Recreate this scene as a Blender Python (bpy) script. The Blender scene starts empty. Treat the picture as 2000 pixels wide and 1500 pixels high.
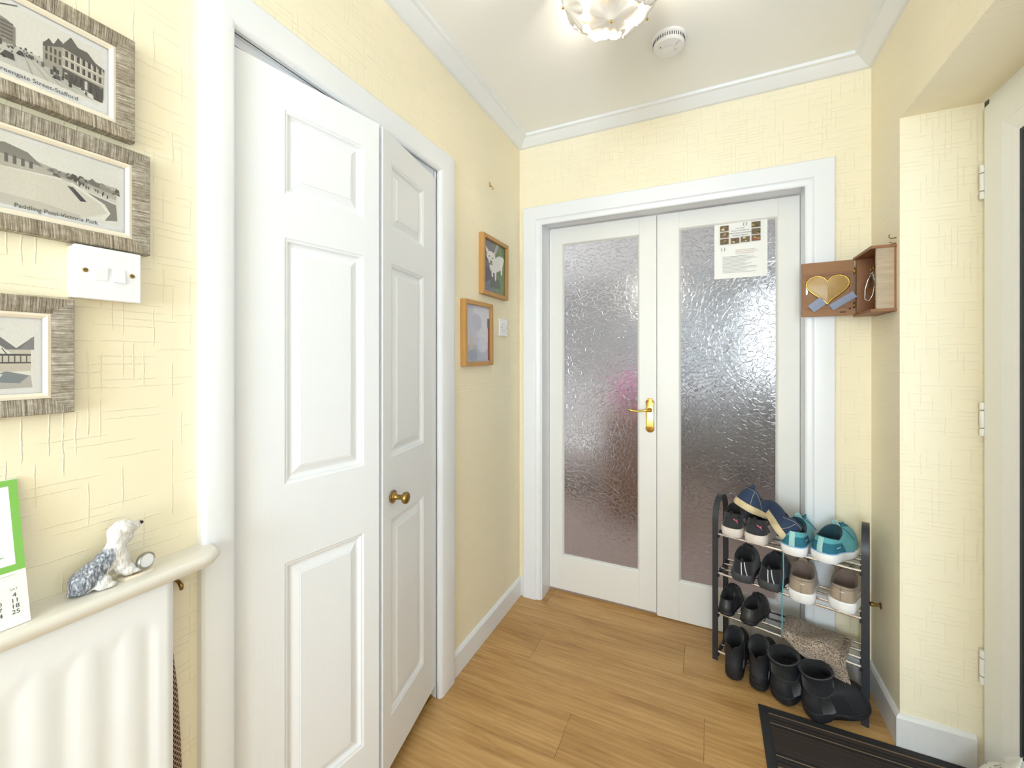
import bpy, bmesh, math, random
import numpy as np
from mathutils import Vector, Matrix
random.seed(7)
SC = bpy.context.scene
COL = SC.collection

# ------------------------------------------------------------------ camera, world, lights, exposure
YAW = math.radians(25.286)
cam_d = bpy.data.cameras.new('camera'); cam = bpy.data.objects.new('camera', cam_d); COL.objects.link(cam)
cam_d.sensor_width = 36.0; cam_d.sensor_fit = 'HORIZONTAL'
cam_d.lens = 807.5/2000*36.0
cam_d.shift_y = -51.2/2000
cam_d.clip_start = 0.02
cam.location = (0, 0, 1.30); cam.rotation_euler = (math.pi/2, 0, YAW)
SC.camera = cam
SC.view_settings.view_transform = 'Standard'; SC.view_settings.look = 'None'
SC.view_settings.gamma = 1.0; SC.view_settings.use_curve_mapping = False
SC.view_settings.exposure = -0.12
cy = SC.cycles
cy.max_bounces = 8; cy.diffuse_bounces = 5; cy.glossy_bounces = 3; cy.transmission_bounces = 6; cy.transparent_max_bounces = 8
cy.caustics_reflective = False; cy.caustics_refractive = False; cy.adaptive_threshold = 0.03
w = bpy.data.worlds.new('overcast_sky'); SC.world = w; w.use_nodes = True
w.node_tree.nodes['Background'].inputs[0].default_value = (0.80, 0.88, 1.0, 1)
w.node_tree.nodes['Background'].inputs[1].default_value = 1.2

def area(name, loc, target, sx, sy, energy, col):
    l = bpy.data.lights.new(name, 'AREA'); l.shape = 'RECTANGLE'; l.size = sx; l.size_y = sy
    l.energy = energy; l.color = col
    o = bpy.data.objects.new(name, l); COL.objects.link(o); o.location = loc
    d = Vector(target)-Vector(loc); o.rotation_euler = d.to_track_quat('-Z', 'Y').to_euler()
    return o
area('daylight_front_door', (1.02, 1.30, 1.10), (-0.9, 1.30, 1.30), 0.78, 1.75, 6.5, (0.74, 0.87, 1.0))
area('daylight_hall_window', (1.02, 0.05, 1.45), (-0.9, 0.15, 1.75), 1.35, 1.25, 6.5, (0.68, 0.84, 1.0))
area('fill_behind_viewer', (-0.15, -2.75, 1.45), (-0.10, 0, 3.40), 1.30, 1.80, 146, (0.72, 0.86, 1.0))  # added fill from behind the viewer, lifts end wall, doors and ceiling
area('daylight_lounge_window', (1.05, 6.15, 1.60), (0.3, 3.2, 1.0), 1.15, 1.05, 8, (0.93, 0.96, 1.0))
area('lounge_side_fill', (-3.05, 4.4, 1.25), (0.0, 4.2, 0.9), 1.6, 2.0, 70, (0.93, 0.96, 1.0))  # added fill through an unseen side opening, brightens the armchair

# ------------------------------------------------------------------ helpers
def lin(c):
    if isinstance(c, str):
        c = tuple(int(c[i:i+2], 16) for i in (0, 2, 4))
    r = []
    for v in c[:3]:
        v = v/255.0
        r.append(v/12.92 if v <= 0.04045 else ((v+0.055)/1.055)**2.4)
    return (r[0], r[1], r[2], 1.0)

class NT:
    """small wrapper for building node trees"""
    def __init__(s, name):
        s.m = bpy.data.materials.new(name); s.m.use_nodes = True
        s.t = s.m.node_tree; s.b = s.t.nodes['Principled BSDF']; s.out = s.t.nodes['Material Output']
    def n(s, typ, **kw):
        nd = s.t.nodes.new(typ)
        for k, v in kw.items(): setattr(nd, k, v)
        return nd
    def l(s, a, b): s.t.links.new(a, b)
    def set(s, sock, v):
        if hasattr(v, 'is_linked') or isinstance(v, bpy.types.NodeSocket): s.l(v, sock)
        else: sock.default_value = v
    def math(s, op, a, b=None, c=None, clamp=False):
        nd = s.n('ShaderNodeMath', operation=op); nd.use_clamp = clamp
        s.set(nd.inputs[0], a)
        if b is not None: s.set(nd.inputs[1], b)
        if c is not None: s.set(nd.inputs[2], c)
        return nd.outputs[0]
    def mix(s, f, a, b):
        nd = s.n('ShaderNodeMix', data_type='RGBA')
        s.set(nd.inputs[0], f); s.set(nd.inputs[6], a); s.set(nd.inputs[7], b)
        return nd.outputs[2]
    def coord(s, which='Object'):
        return s.n('ShaderNodeTexCoord').outputs[which]
    def mapping(s, v, scale=(1, 1, 1), loc=(0, 0, 0), rot=(0, 0, 0)):
        nd = s.n('ShaderNodeMapping'); s.l(v, nd.inputs[0])
        nd.inputs['Scale'].default_value = scale; nd.inputs['Location'].default_value = loc; nd.inputs['Rotation'].default_value = rot
        return nd.outputs[0]
    def noise(s, v, scale, detail=2.0, rough=0.5, dist=0.0):
        nd = s.n('ShaderNodeTexNoise'); s.l(v, nd.inputs['Vector'])
        nd.inputs['Scale'].default_value = scale; nd.inputs['Detail'].default_value = detail
        nd.inputs['Roughness'].default_value = rough; nd.inputs['Distortion'].default_value = dist
        return nd.outputs['Fac']
    def ramp(s, f, stops):
        nd = s.n('ShaderNodeValToRGB'); s.l(f, nd.inputs[0])
        el = nd.color_ramp.elements
        el[0].position, el[0].color = stops[0][0], stops[0][1]
        el[1].position, el[1].color = stops[-1][0], stops[-1][1]
        for p, c in stops[1:-1]:
            e = el.new(p); e.color = c
        return nd.outputs[0]
    def bump(s, h, strength=0.3, dist=0.001):
        nd = s.n('ShaderNodeBump'); s.l(h, nd.inputs['Height'])
        nd.inputs['Strength'].default_value = strength; nd.inputs['Distance'].default_value = dist
        s.l(nd.outputs[0], s.b.inputs['Normal']); return nd.outputs[0]
    def sep(s, v):
        nd = s.n('ShaderNodeSeparateXYZ'); s.l(v, nd.inputs[0]); return nd.outputs
    def comb(s, x, y, z):
        nd = s.n('ShaderNodeCombineXYZ'); s.set(nd.inputs[0], x); s.set(nd.inputs[1], y); s.set(nd.inputs[2], z); return nd.outputs[0]

def M(name, col, rough=0.5, metal=0.0, var=None, bump=None, spec=0.5, coat=0.0, sheen=0.0):
    """principled material; var=(scale, amount, stretch) tint variation; bump=(scale, strength, dist, stretch)"""
    t = NT(name); c = lin(col)
    t.b.inputs['Base Color'].default_value = c
    t.b.inputs['Roughness'].default_value = rough; t.b.inputs['Metallic'].default_value = metal
    t.b.inputs['Specular IOR Level'].default_value = spec
    t.b.inputs['Coat Weight'].default_value = coat
    if sheen: t.b.inputs['Sheen Weight'].default_value = sheen
    co = t.coord()
    if var is None: var = (9.0, 0.06, (1, 1, 1))
    sc, am, st = var
    f = t.noise(t.mapping(co, st), sc, 4.0, 0.6)
    lo = tuple(x*(1-am) for x in c[:3])+(1,); hi = tuple(min(1, x*(1+am)) for x in c[:3])+(1,)
    t.l(t.mix(f, lo, hi), t.b.inputs['Base Color'])
    if bump:
        bs, bst, bd, st2 = bump
        t.bump(t.noise(t.mapping(co, st2), bs, 4.0, 0.6), bst, bd)
    return t.m

I3 = (1, 1, 1)
mt = {}
mt['gloss_white'] = M('white_gloss_paint', (235, 236, 239), 0.32, var=(4, .012, I3), bump=(14, .06, .002, (6, 6, .6)))
mt['door_white'] = M('white_moulded_door_paint', (233, 234, 237), 0.36, var=(4, .012, I3), bump=(20, .22, .0012, (9, .55, 1)))
mt['old_white'] = M('aged_white_paint', (236, 233, 228), 0.38, var=(7, .03, I3), bump=(20, .08, .002, I3))
mt['scuffed_white'] = M('scuffed_white_skirting_paint', (228, 226, 224), 0.42, var=(22, .10, (1, 1, 1)), bump=(60, .15, .001, I3))
mt['upvc'] = M('white_upvc', (238, 238, 234), 0.30, var=(5, .01, I3))
mt['ceiling'] = M('matt_ceiling_emulsion', (247, 246, 244), 0.9, var=(2.5, .015, I3), bump=(40, .06, .002, I3))
mt['plastic'] = M('white_switch_plastic', (240, 240, 243), 0.28, var=(9, .008, I3))
mt['plastic_cream'] = M('cream_pattress_plastic', (228, 220, 204), 0.35, var=(20, .03, I3))
mt['rad'] = M('radiator_enamel', (240, 241, 243), 0.38, var=(5, .012, I3), bump=(45, .05, .001, I3))
mt['shelf'] = M('satin_shelf_paint', (232, 226, 216), 0.32, var=(14, .02, I3))
mt['brass'] = M('polished_brass', (206, 168, 84), 0.22, 1.0, var=(60, .18, I3))
mt['old_brass'] = M('antique_brass', (158, 128, 74), 0.30, 1.0, var=(90, .35, I3))
mt['chrome'] = M('chrome_steel', (214, 214, 216), 0.16, 1.0, var=(30, .03, I3))
mt['steel'] = M('dull_steel', (168, 166, 162), 0.34, 1.0, var=(60, .2, I3))
mt['black_steel'] = M('black_powder_coat', (44, 46, 52), 0.40, var=(30, .1, I3), bump=(400, .1, .0005, I3))
mt['black_plastic'] = M('black_plastic', (26, 26, 28), 0.45)
mt['gasket'] = M('black_rubber_gasket', (28, 32, 40), 0.55)
mt['dark'] = M('dark_gap', (40, 38, 40), 0.9)
mt['oak'] = M('oak_frame_wood', (188, 142, 82), 0.45, var=(8, .14, (2, 2, 30)), bump=(20, .1, .0006, (2, 2, 20)))
mt['box_wood'] = M('red_brown_box_wood', (140, 94, 58), 0.5, var=(9, .25, (3, 3, 14)), bump=(25, .15, .0006, (2, 2, 16)))
mt['pale_wood'] = M('pale_bare_wood', (176, 156, 130), 0.65, var=(10, .30, (6, 10, 1.2)), bump=(25, .2, .0006, (8, 8, 1)))
mt['lid_wood'] = M('fibreboard_lid', (150, 108, 70), 0.6, var=(50, .10, I3))
mt['paper'] = M('white_paper', (243, 241, 236), 0.7, var=(6, .01, I3))
mt['ink'] = M('dark_print_ink', (58, 60, 70), 0.8)
mt['ink_grey'] = M('grey_print_ink', (150, 148, 146), 0.8)
mt['mount'] = M('cream_frame_slip', (238, 226, 206), 0.35, var=(9, .03, I3))
mt['carpet'] = M('mauve_brown_carpet', (178, 160, 152), 0.95, var=(120, .2, I3), bump=(300, .5, .004, I3))
mt['lounge_wall'] = M('lounge_wall_paint', (150, 147, 144), 0.9, var=(3, .02, I3))
mt['sofa'] = M('pale_sofa_fabric', (226, 225, 224), 0.9, var=(60, .04, I3), sheen=.3)
mt['pink'] = M('pink_fabric', (226, 84, 170), 0.85, sheen=.3)
mt['tan'] = M('tan_side_table_wood', (158, 104, 66), 0.6, var=(9, .15, (2, 2, 14)))
mt['lounge_grey'] = M('grey_sideboard_paint', (120, 112, 108), 0.6)

def wallpaper(name, ax):
    """cream embossed paper: short raised cords running along and up the wall"""
    t = NT(name); co = t.sep(t.coord()); a = co[ax]; z = co[2]
    wob = t.noise(t.coord(), 26.0, 2.0); wob = t.math('MULTIPLY', t.math('SUBTRACT', wob, .5), .006)
    def cords(p, q, row, length, dens, seed, wid):
        q = t.math('ADD', q, wob)
        r = t.math('DIVIDE', q, row); ri = t.math('FLOOR', r); rf = t.math('SUBTRACT', t.math('SUBTRACT', r, ri), .5)
        wn = t.n('ShaderNodeTexWhiteNoise', noise_dimensions='2D'); t.l(t.comb(ri, seed, 0), wn.inputs['Vector'])
        pp = t.math('ADD', t.math('DIVIDE', p, length), t.math('MULTIPLY', wn.outputs['Value'], 7.0)); pi = t.math('FLOOR', pp)
        pf = t.math('SUBTRACT', pp, pi)
        w2 = t.n('ShaderNodeTexWhiteNoise', noise_dimensions='3D'); t.l(t.comb(ri, pi, seed+3.3), w2.inputs['Vector'])
        on = t.math('GREATER_THAN', w2.outputs['Value'], 1-dens)
        line = t.math('SUBTRACT', 1.0, t.math('DIVIDE', t.math('ABSOLUTE', rf), wid), clamp=True)
        edge = t.math('MULTIPLY', t.math('MULTIPLY', pf, t.math('SUBTRACT', 1.0, pf)), 8.0, clamp=True)
        twist = t.math('ADD', .75, t.math('MULTIPLY', t.math('SINE', t.math('ADD', t.math('MULTIPLY', p, 900.0), t.math('MULTIPLY', rf, 9.0))), .25))
        return t.math('MULTIPLY', t.math('MULTIPLY', t.math('MULTIPLY', on, line), edge), twist)
    h1 = cords(a, z, .0135, .095, .42, 1.0, .10)
    h2 = cords(z, a, .0150, .075, .34, 5.0, .09)
    fine = t.noise(t.mapping(t.coord(), (60, 60, 420)), 3.0, 1.0)
    h = t.math('ADD', t.math('MAXIMUM', h1, h2), t.math('MULTIPLY', fine, .22))
    t.bump(h, .62, .0016)
    c1 = lin((244, 232, 201)); c2 = lin((247, 237, 211))
    t.l(t.mix(t.noise(t.coord(), 2.2, 3.0), c1, c2), t.b.inputs['Base Color'])
    t.b.inputs['Roughness'].default_value = .62; t.b.inputs['Specular IOR Level'].default_value = .35
    return t.m
mt['paper_x'] = wallpaper('embossed_cream_wallpaper_side', 1)
mt['paper_y'] = wallpaper('embossed_cream_wallpaper_end', 0)

def wood_floor():
    t = NT('oak_laminate')
    oi = t.n('ShaderNodeObjectInfo'); co = t.coord()
    add = t.n('ShaderNodeVectorMath', operation='ADD'); t.l(co, add.inputs[0])
    r = t.math('MULTIPLY', oi.outputs['Random'], 23.0); t.l(t.comb(r, t.math('MULTIPLY', r, 1.7), r), add.inputs[1])
    v = add.outputs[0]
    broad = t.noise(t.mapping(v, (1.3, 9, 1)), 1.6, 3.0, .55, .6)
    grain = t.noise(t.mapping(v, (1.1, 13, 1)), 3.0, 7.0, .68, 1.1)
    wv = t.n('ShaderNodeTexWave', wave_type='BANDS', bands_direction='Y'); t.l(t.mapping(v, (.35, 7, 1)), wv.inputs['Vector'])
    wv.inputs['Scale'].default_value = 2.2; wv.inputs['Distortion'].default_value = 7.0; wv.inputs['Detail'].default_value = 3.0; wv.inputs['Detail Scale'].default_value = 1.2
    pores = t.noise(t.mapping(v, (9, 260, 1)), 3.0, 2.0, .5)
    f = t.math('ADD', t.math('MULTIPLY', broad, .46), t.math('ADD', t.math('MULTIPLY', grain, .48), t.math('MULTIPLY', wv.outputs['Fac'], .06)))
    f = t.math('ADD', f, t.math('MULTIPLY', t.math('SUBTRACT', oi.outputs['Random'], .5), .07))
    c = t.ramp(f, [(.28, lin((148, 108, 62))), (.44, lin((182, 139, 84))), (.55, lin((198, 155, 98))), (.72, lin((216, 176, 120)))])
    dk = t.math('MULTIPLY', t.math('GREATER_THAN', pores, .62), .12)
    t.l(t.mix(dk, c, lin((120, 86, 50))), t.b.inputs['Base Color'])
    t.b.inputs['Roughness'].default_value = .42
    t.bump(grain, .12, .0006)
    return t.m
mt['floor'] = wood_floor()

def leaf_glass():
    t = NT('leaf_patterned_obscure_glass'); co = t.coord()
    nz = t.n('ShaderNodeTexNoise'); t.l(co, nz.inputs['Vector']); nz.inputs['Scale'].default_value = 9.0; nz.inputs['Detail'].default_value = 2.0
    mx = t.n('ShaderNodeVectorMath', operation='MULTIPLY_ADD'); t.l(nz.outputs['Color'], mx.inputs[0]); mx.inputs[1].default_value = (.022, .022, .022); t.l(co, mx.inputs[2])
    vo = t.n('ShaderNodeTexVoronoi', feature='DISTANCE_TO_EDGE'); t.l(t.mapping(mx.outputs[0], (1.0, 1.0, .72)), vo.inputs['Vector']); vo.inputs['Scale'].default_value = 52.0
    vo2 = t.n('ShaderNodeTexVoronoi', feature='F1'); t.l(t.mapping(mx.outputs[0], (1.0, 1.0, .72)), vo2.inputs['Vector']); vo2.inputs['Scale'].default_value = 52.0
    e = t.math('MULTIPLY', vo.outputs['Distance'], 17.0, clamp=True)
    vein = t.math('ABSOLUTE', t.math('SINE', t.math('MULTIPLY', vo2.outputs['Distance'], 14.0)))
    h = t.math('ADD', t.math('ADD', e, t.math('MULTIPLY', vein, .10)), t.math('MULTIPLY', t.noise(co, 55.0, 2.0), .22))
    t.b.inputs['Base Color'].default_value = (.97, .98, .98, 1)
    t.b.inputs['Transmission Weight'].default_value = 1.0
    t.b.inputs['Roughness'].default_value = .24; t.b.inputs['IOR'].default_value = 1.45
    t.bump(h, .34, .0026)
    return t.m
mt['leaf_glass'] = leaf_glass()

def clear_pane(name, tint=(1, 1, 1), gloss=.06, rough=.03):
    """thin picture glass: fresnel mirror over clear"""
    t = NT(name); t.t.nodes.remove(t.b)
    tr = t.n('ShaderNodeBsdfTransparent'); tr.inputs[0].default_value = tint+(1,)
    gl = t.n('ShaderNodeBsdfGlossy'); gl.inputs['Roughness'].default_value = rough
    lw_n = t.n('ShaderNodeLayerWeight'); lw_n.inputs[0].default_value = .5
    fr = t.math('ADD', gloss*.5, t.math('MULTIPLY', t.math('POWER', lw_n.outputs['Facing'], 5.0), .5), clamp=True)
    ms = t.n('ShaderNodeMixShader'); t.l(fr, ms.inputs[0])
    t.l(tr.outputs[0], ms.inputs[1]); t.l(gl.outputs[0], ms.inputs[2]); t.l(ms.outputs[0], t.out.inputs[0])
    return t.m
mt['pane'] = clear_pane('picture_glass')
mt['window_pane'] = clear_pane('window_glass', (.97, .98, .98))

def frosted():
    t = NT('frosted_lamp_glass')
    t.b.inputs['Base Color'].default_value = lin((250, 244, 236)); t.b.inputs['Roughness'].default_value = .25
    tl = t.n('ShaderNodeBsdfTranslucent'); tl.inputs[0].default_value = lin((252, 244, 232))
    ms = t.n('ShaderNodeMixShader'); ms.inputs[0].default_value = .003
    t.l(t.b.outputs[0], ms.inputs[1]); t.l(tl.outputs[0], ms.inputs[2]); t.l(ms.outputs[0], t.out.inputs[0])
    t.bump(t.noise(t.coord(), 60, 3), .25, .001)
    return t.m
mt['frosted'] = frosted()

def door_panel():
    t = NT('pale_obscure_door_glass')
    t.b.inputs['Base Color'].default_value = lin((226, 232, 228)); t.b.inputs['Roughness'].default_value = .3
    tr = t.n('ShaderNodeBsdfTransparent'); ms = t.n('ShaderNodeMixShader'); ms.inputs[0].default_value = .72
    t.l(t.b.outputs[0], ms.inputs[1]); t.l(tr.outputs[0], ms.inputs[2]); t.l(ms.outputs[0], t.out.inputs[0])
    return t.m
mt['door_glass'] = door_panel()

def emit(name, col, st):
    t = NT(name); t.b.inputs['Emission Color'].default_value = lin(col); t.b.inputs['Emission Strength'].default_value = st
    t.b.inputs['Base Color'].default_value = lin(col); return t.m
mt['bulb'] = emit('lit_bulb', (255, 226, 180), 14.0)

def frame_weave(name, ax):
    t = NT(name); co = t.coord()
    st = [6, 6, 6]; st[ax] = 420
    f = t.noise(t.mapping(co, tuple(st)), 3.0, 3.0, .7)
    f2 = t.noise(t.mapping(co, (40, 40, 40)), 3.0, 2.0)
    f = t.math('ADD', t.math('MULTIPLY', f, .8), t.math('MULTIPLY', f2, .2))
    t.l(t.ramp(f, [(.36, lin((96, 84, 70))), (.5, lin((150, 138, 120))), (.64, lin((206, 198, 184)))]), t.b.inputs['Base Color'])
    t.b.inputs['Roughness'].default_value = .35; t.b.inputs['Metallic'].default_value = .35
    t.bump(f, .4, .0008); return t.m
mt['weave_h'] = frame_weave('ribbed_pewter_frame_rail', 0)
mt['weave_v'] = frame_weave('ribbed_pewter_frame_stile', 1)

def vcol(name, rough=.6):
    t = NT(name); a = t.n('ShaderNodeVertexColor'); a.layer_name = 'Col'
    f = t.noise(t.coord(), 420, 5.0, .75)
    g = t.math('MULTIPLY', t.math('SUBTRACT', f, .46), 2.4, clamp=True)
    t.l(t.mix(t.math('MULTIPLY', g, .30), a.outputs[0], (.20, .19, .175, 1)), t.b.inputs['Base Color'])
    t.b.inputs['Roughness'].default_value = rough; return t.m
mt['print'] = vcol('printed_picture')

class MB:
    def __init__(s): s.v = []; s.f = []; s.c = []
    def add(s, vs, fs, col=None):
        b = len(s.v); s.v += [tuple(p) for p in vs]; s.f += [tuple(i+b for i in f) for f in fs]; s.c += [col]*len(fs); return s
    def box(s, x0, x1, y0, y1, z0, z1):
        v = [(x, y, z) for x in (x0, x1) for y in (y0, y1) for z in (z0, z1)]
        return s.add(v, [(0, 1, 3, 2), (4, 6, 7, 5), (0, 4, 5, 1), (2, 3, 7, 6), (0, 2, 6, 4), (1, 5, 7, 3)])
    def prism(s, pts, z0, z1):
        """2D outline (ccw) extruded in z"""
        n = len(pts); v = [(x, y, z0) for x, y in pts]+[(x, y, z1) for x, y in pts]
        f = [tuple(range(n-1, -1, -1)), tuple(range(n, 2*n))]+[(i, (i+1) % n, n+(i+1) % n, n+i) for i in range(n)]
        return s.add(v, f)
    def loft(s, rings, cap0=True, cap1=True, closed=True):
        n = len(rings[0]); v = [p for r in rings for p in r]; f = []
        for k in range(len(rings)-1):
            for i in range(n if closed else n-1):
                j = (i+1) % n; f.append((k*n+i, k*n+j, (k+1)*n+j, (k+1)*n+i))
        if cap0 and closed: f.append(tuple(range(n-1, -1, -1)))
        if cap1 and closed: f.append(tuple((len(rings)-1)*n+i for i in range(n)))
        return s.add(v, f)
    def lathe(s, prof, seg=24, axis='z', at=(0, 0, 0)):
        """profile of (r, h) turned about an axis"""
        rings = []
        for r, h in prof:
            ring = []
            for k in range(seg):
                a = 2*math.pi*k/seg; p = (r*math.cos(a), r*math.sin(a), h)
                if axis == 'x': p = (p[2], p[0], p[1])
                elif axis == 'y': p = (p[1], p[2], p[0])
                ring.append((p[0]+at[0], p[1]+at[1], p[2]+at[2]))
            rings.append(ring)
        return s.loft(rings)
    def tube(s, pts, r, seg=8, closed=False):
        P = [Vector(p) for p in pts]; n = len(P); rings = []; prev = None
        for i in range(n):
            if closed: d = P[(i+1) % n]-P[i-1]
            else: d = P[min(i+1, n-1)]-P[max(i-1, 0)]
            d.normalize()
            if prev is None:
                a = d.orthogonal().normalized()
            else:
                a = (prev-d*prev.dot(d)); a = a.normalized() if a.length > 1e-6 else d.orthogonal().normalized()
            prev = a; b = d.cross(a); rr = r[i] if isinstance(r, (list, tuple)) else r
            rings.append([tuple(P[i]+(a*math.cos(2*math.pi*k/seg)+b*math.sin(2*math.pi*k/seg))*rr) for k in range(seg)])
        if closed: rings.append(rings[0])
        return s.loft(rings, not closed, not closed)
    def sphere(s, c, r, seg=16, sc=(1, 1, 1)):
        rings = []; n = seg//2
        for k in range(1, n):
            a = math.pi*k/n
            rings.append([(c[0]+sc[0]*r*math.sin(a)*math.cos(2*math.pi*i/seg), c[1]+sc[1]*r*math.sin(a)*math.sin(2*math.pi*i/seg), c[2]-sc[2]*r*math.cos(a)) for i in range(seg)])
        return s.loft(rings)
    def poly(s, pts, z, col):
        return s.add([(x, y, z) for x, y in pts], [tuple(range(len(pts)))], col)
    def build(s, name, mat, parent=None, smooth=False, bevel=0, **props):
        me = bpy.data.meshes.new(name); me.from_pydata(s.v, [], s.f)
        if any(c is not None for c in s.c):
            at = me.color_attributes.new('Col', 'FLOAT_COLOR', 'CORNER'); k = 0
            for f, c in zip(me.polygons, s.c):
                cc = lin(c) if c else (1, 1, 1, 1)
                for _ in range(f.loop_total): at.data[k].color = cc; k += 1
        else:
            bm = bmesh.new(); bm.from_mesh(me); bmesh.ops.recalc_face_normals(bm, faces=bm.faces); bm.to_mesh(me); bm.free()
        me.materials.append(mt[mat] if isinstance(mat, str) else mat)
        o = bpy.data.objects.new(name, me); COL.objects.link(o)
        if smooth: me.polygons.foreach_set('use_smooth', [True]*len(me.polygons))
        if smooth == 'angle':
            try: me.set_sharp_from_angle(angle=math.radians(35))
            except Exception: pass
        if bevel:
            b = o.modifiers.new('bevel', 'BEVEL'); b.width = bevel; b.segments = 2; b.limit_method = 'ANGLE'; b.angle_limit = math.radians(40)
        if parent: o.parent = parent
        for k, v in props.items(): o[k] = v
        return o

def tag(o, label, cat, group=None, kind=None):
    o['label'] = label; o['category'] = cat
    if group: o['group'] = group
    if kind: o['kind'] = kind
    return o
def basis(x, y, z, loc):
    return Matrix(((x[0], y[0], z[0], loc[0]), (x[1], y[1], z[1], loc[1]), (x[2], y[2], z[2], loc[2]), (0, 0, 0, 1)))
def thing(name, label, cat, mat=None, loc=(0, 0, 0), group=None, kind=None):
    o = bpy.data.objects.new(name, None); COL.objects.link(o); o.empty_display_size = .05
    if mat is not None: o.matrix_world = mat
    else: o.location = loc
    return tag(o, label, cat, group, kind)
LEFT = ((0, 1, 0), (0, 0, 1), (1, 0, 0))       # on the left wall, x to the viewer's right, y up, z off the wall
BACK = ((1, 0, 0), (0, 0, 1), (0, -1, 0))
RIGHT = ((0, -1, 0), (0, 0, 1), (-1, 0, 0))
def on(wall, loc): return basis(*wall, loc)
def text(name, body, size, mat, parent, x, y, z, align='CENTER', rot=0, extr=0.0, shear=0, sx=1.0):
    cu = bpy.data.curves.new(name, 'FONT'); cu.body = body; cu.size = size; cu.align_x = align; cu.align_y = 'CENTER'; cu.extrude = extr; cu.shear = shear
    cu.resolution_u = 3
    tmp = bpy.data.objects.new(name+'_curve', cu); COL.objects.link(tmp)
    bpy.context.view_layer.update()
    me = bpy.data.meshes.new_from_object(tmp); bpy.data.objects.remove(tmp)
    o = bpy.data.objects.new(name, me); COL.objects.link(o); me.materials.clear(); me.materials.append(mt[mat])
    o.location = (x, y, z); o.rotation_euler = (0, 0, rot); o.scale = (sx, 1, 1)
    if parent: o.parent = parent
    return o
def ring_side(prof, w, h, k, w0=0, h0=0):
    """one mitred side of a rectangular moulding; prof = (inset, height); k: 0 bottom 1 right 2 top 3 left; rect from (w0,h0) to (w,h)"""
    mb = MB(); rows = []
    for d, z in prof:
        c = [(w0+d, h0+d, z), (w-d, h0+d, z), (w-d, h-d, z), (w0+d, h-d, z)]
        rows.append([c[k], c[(k+1) % 4]])
    return mb.loft(rows, closed=False)
def ring_all(prof, w, h, w0=0, h0=0, sides=(0, 1, 2, 3)):
    mb = MB()
    for k in sides:
        a = ring_side(prof, w, h, k, w0, h0); mb.add(a.v, a.f)
    return mb

# ------------------------------------------------------------------ the setting
XL, XR, YB, ZC = -0.936, 0.585, 2.08, 2.49
YD = 2.19          # face of the glazed doors
def struct(o, label, cat): return tag(o, label, cat, kind='structure')

mb = MB(); mb.box(XL-.1, XL, -2.6, .535, 0, 2.6); mb.box(XL-.1, XL, 1.325, YB+.13, 0, 2.6); mb.box(XL-.1, XL, .535, 1.325, 2.035, 2.6)
struct(mb.build('wall_left', 'paper_x'), 'cream embossed wallpaper wall with the folding door, hung with pictures', 'wall')
mb = MB(); mb.box(XL-.1, -.825, YB, YB+.13, 0, 2.6); mb.box(.39, XR+.3, YB, YB+.13, 0, 2.6); mb.box(-.825, .39, YB, YB+.13, 2.045, 2.6)
struct(mb.build('wall_back', 'paper_y'), 'yellow papered end wall around the glazed double doors', 'wall')
mb = MB(); mb.box(XR, .86, 1.815, YB, 0, 2.6); mb.box(XR, .86, .80, 1.815, 2.105, 2.6); mb.box(XR, .86, .68, .80, 0, 2.6)
mb.box(XR, .86, -.60, .68, 0, .85); mb.box(XR, .86, -.60, .68, 2.105, 2.6); mb.box(XR, .86, -2.6, -.60, 0, 2.6)
wr = struct(mb.build('wall_right', 'paper_x'), 'cream papered outer wall with the recess of the front door', 'wall')
mb = MB(); mb.box(XR, .775, 1.8135, 1.8155, 0, 2.105)
mb.build('reveal_lining', 'paper_y', wr)
mb = MB(); mb.box(XL-.1, -.80, -2.6, -2.5, 0, 2.6); mb.box(.50, .86, -2.6, -2.5, 0, 2.6); mb.box(-.80, .50, -2.6, -2.5, 0, .55); mb.box(-.80, .50, -2.6, -2.5, 2.35, 2.6)
struct(mb.build('wall_front', 'paper_y'), 'cream papered wall behind the viewer with an added window opening for fill light', 'wall')
mb = MB(); mb.box(-1.75, .95, -2.6, YB+.13, ZC, ZC+.1)
struct(mb.build('ceiling', 'ceiling'), 'plain white matt hall ceiling', 'ceiling')
# floor: a base with laminate planks as parts
mb = MB(); mb.box(-1.75, .95, -2.6, YD+.02, -.06, -.008)
fl = struct(mb.build('floor', 'dark'), 'oak effect laminate floor of the hallway', 'floor')
def plank_mesh(L, Wd):
    m = MB(); g = .0003; b = .0007
    r0 = [(g, g, -.008), (L-g, g, -.008), (L-g, Wd-g, -.008), (g, Wd-g, -.008)]
    r1 = [(x, y, -b) for x, y, _ in r0]
    r2 = [(g+b, g+b, 0), (L-g-b, g+b, 0), (L-g-b, Wd-g-b, 0), (g+b, Wd-g-b, 0)]
    return m.loft([r0, r1, r2], cap0=False)
PW = .1895; PLN = 1.285; ends = {}
row0 = 1.271-PW*21
for r in range(26):
    y = row0+PW*r
    if y > YD: break
    wd = min(PW, YD+.02-y)
    j = {21: -.45, 22: -.01}.get(r, -.45+((r*0.47) % 1.0)*PLN)
    x = j-PLN*3
    while x < .92:
        a, b2 = max(x, -1.74), min(x+PLN, .93)
        if b2-a > .02:
            key = (round(b2-a, 4), round(wd, 4))
            if key not in ends: ends[key] = plank_mesh(*key).build('plank', 'floor', fl)
            if ends[key].get('used'):
                o = ends[key].copy(); COL.objects.link(o); o.parent = fl
                if 'used' in o: del o['used']
            else:
                o = ends[key]; o['used'] = 1
            o.location = (a, y, 0)
        x += PLN
for o in ends.values():
    if 'used' in o: del o['used']

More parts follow.
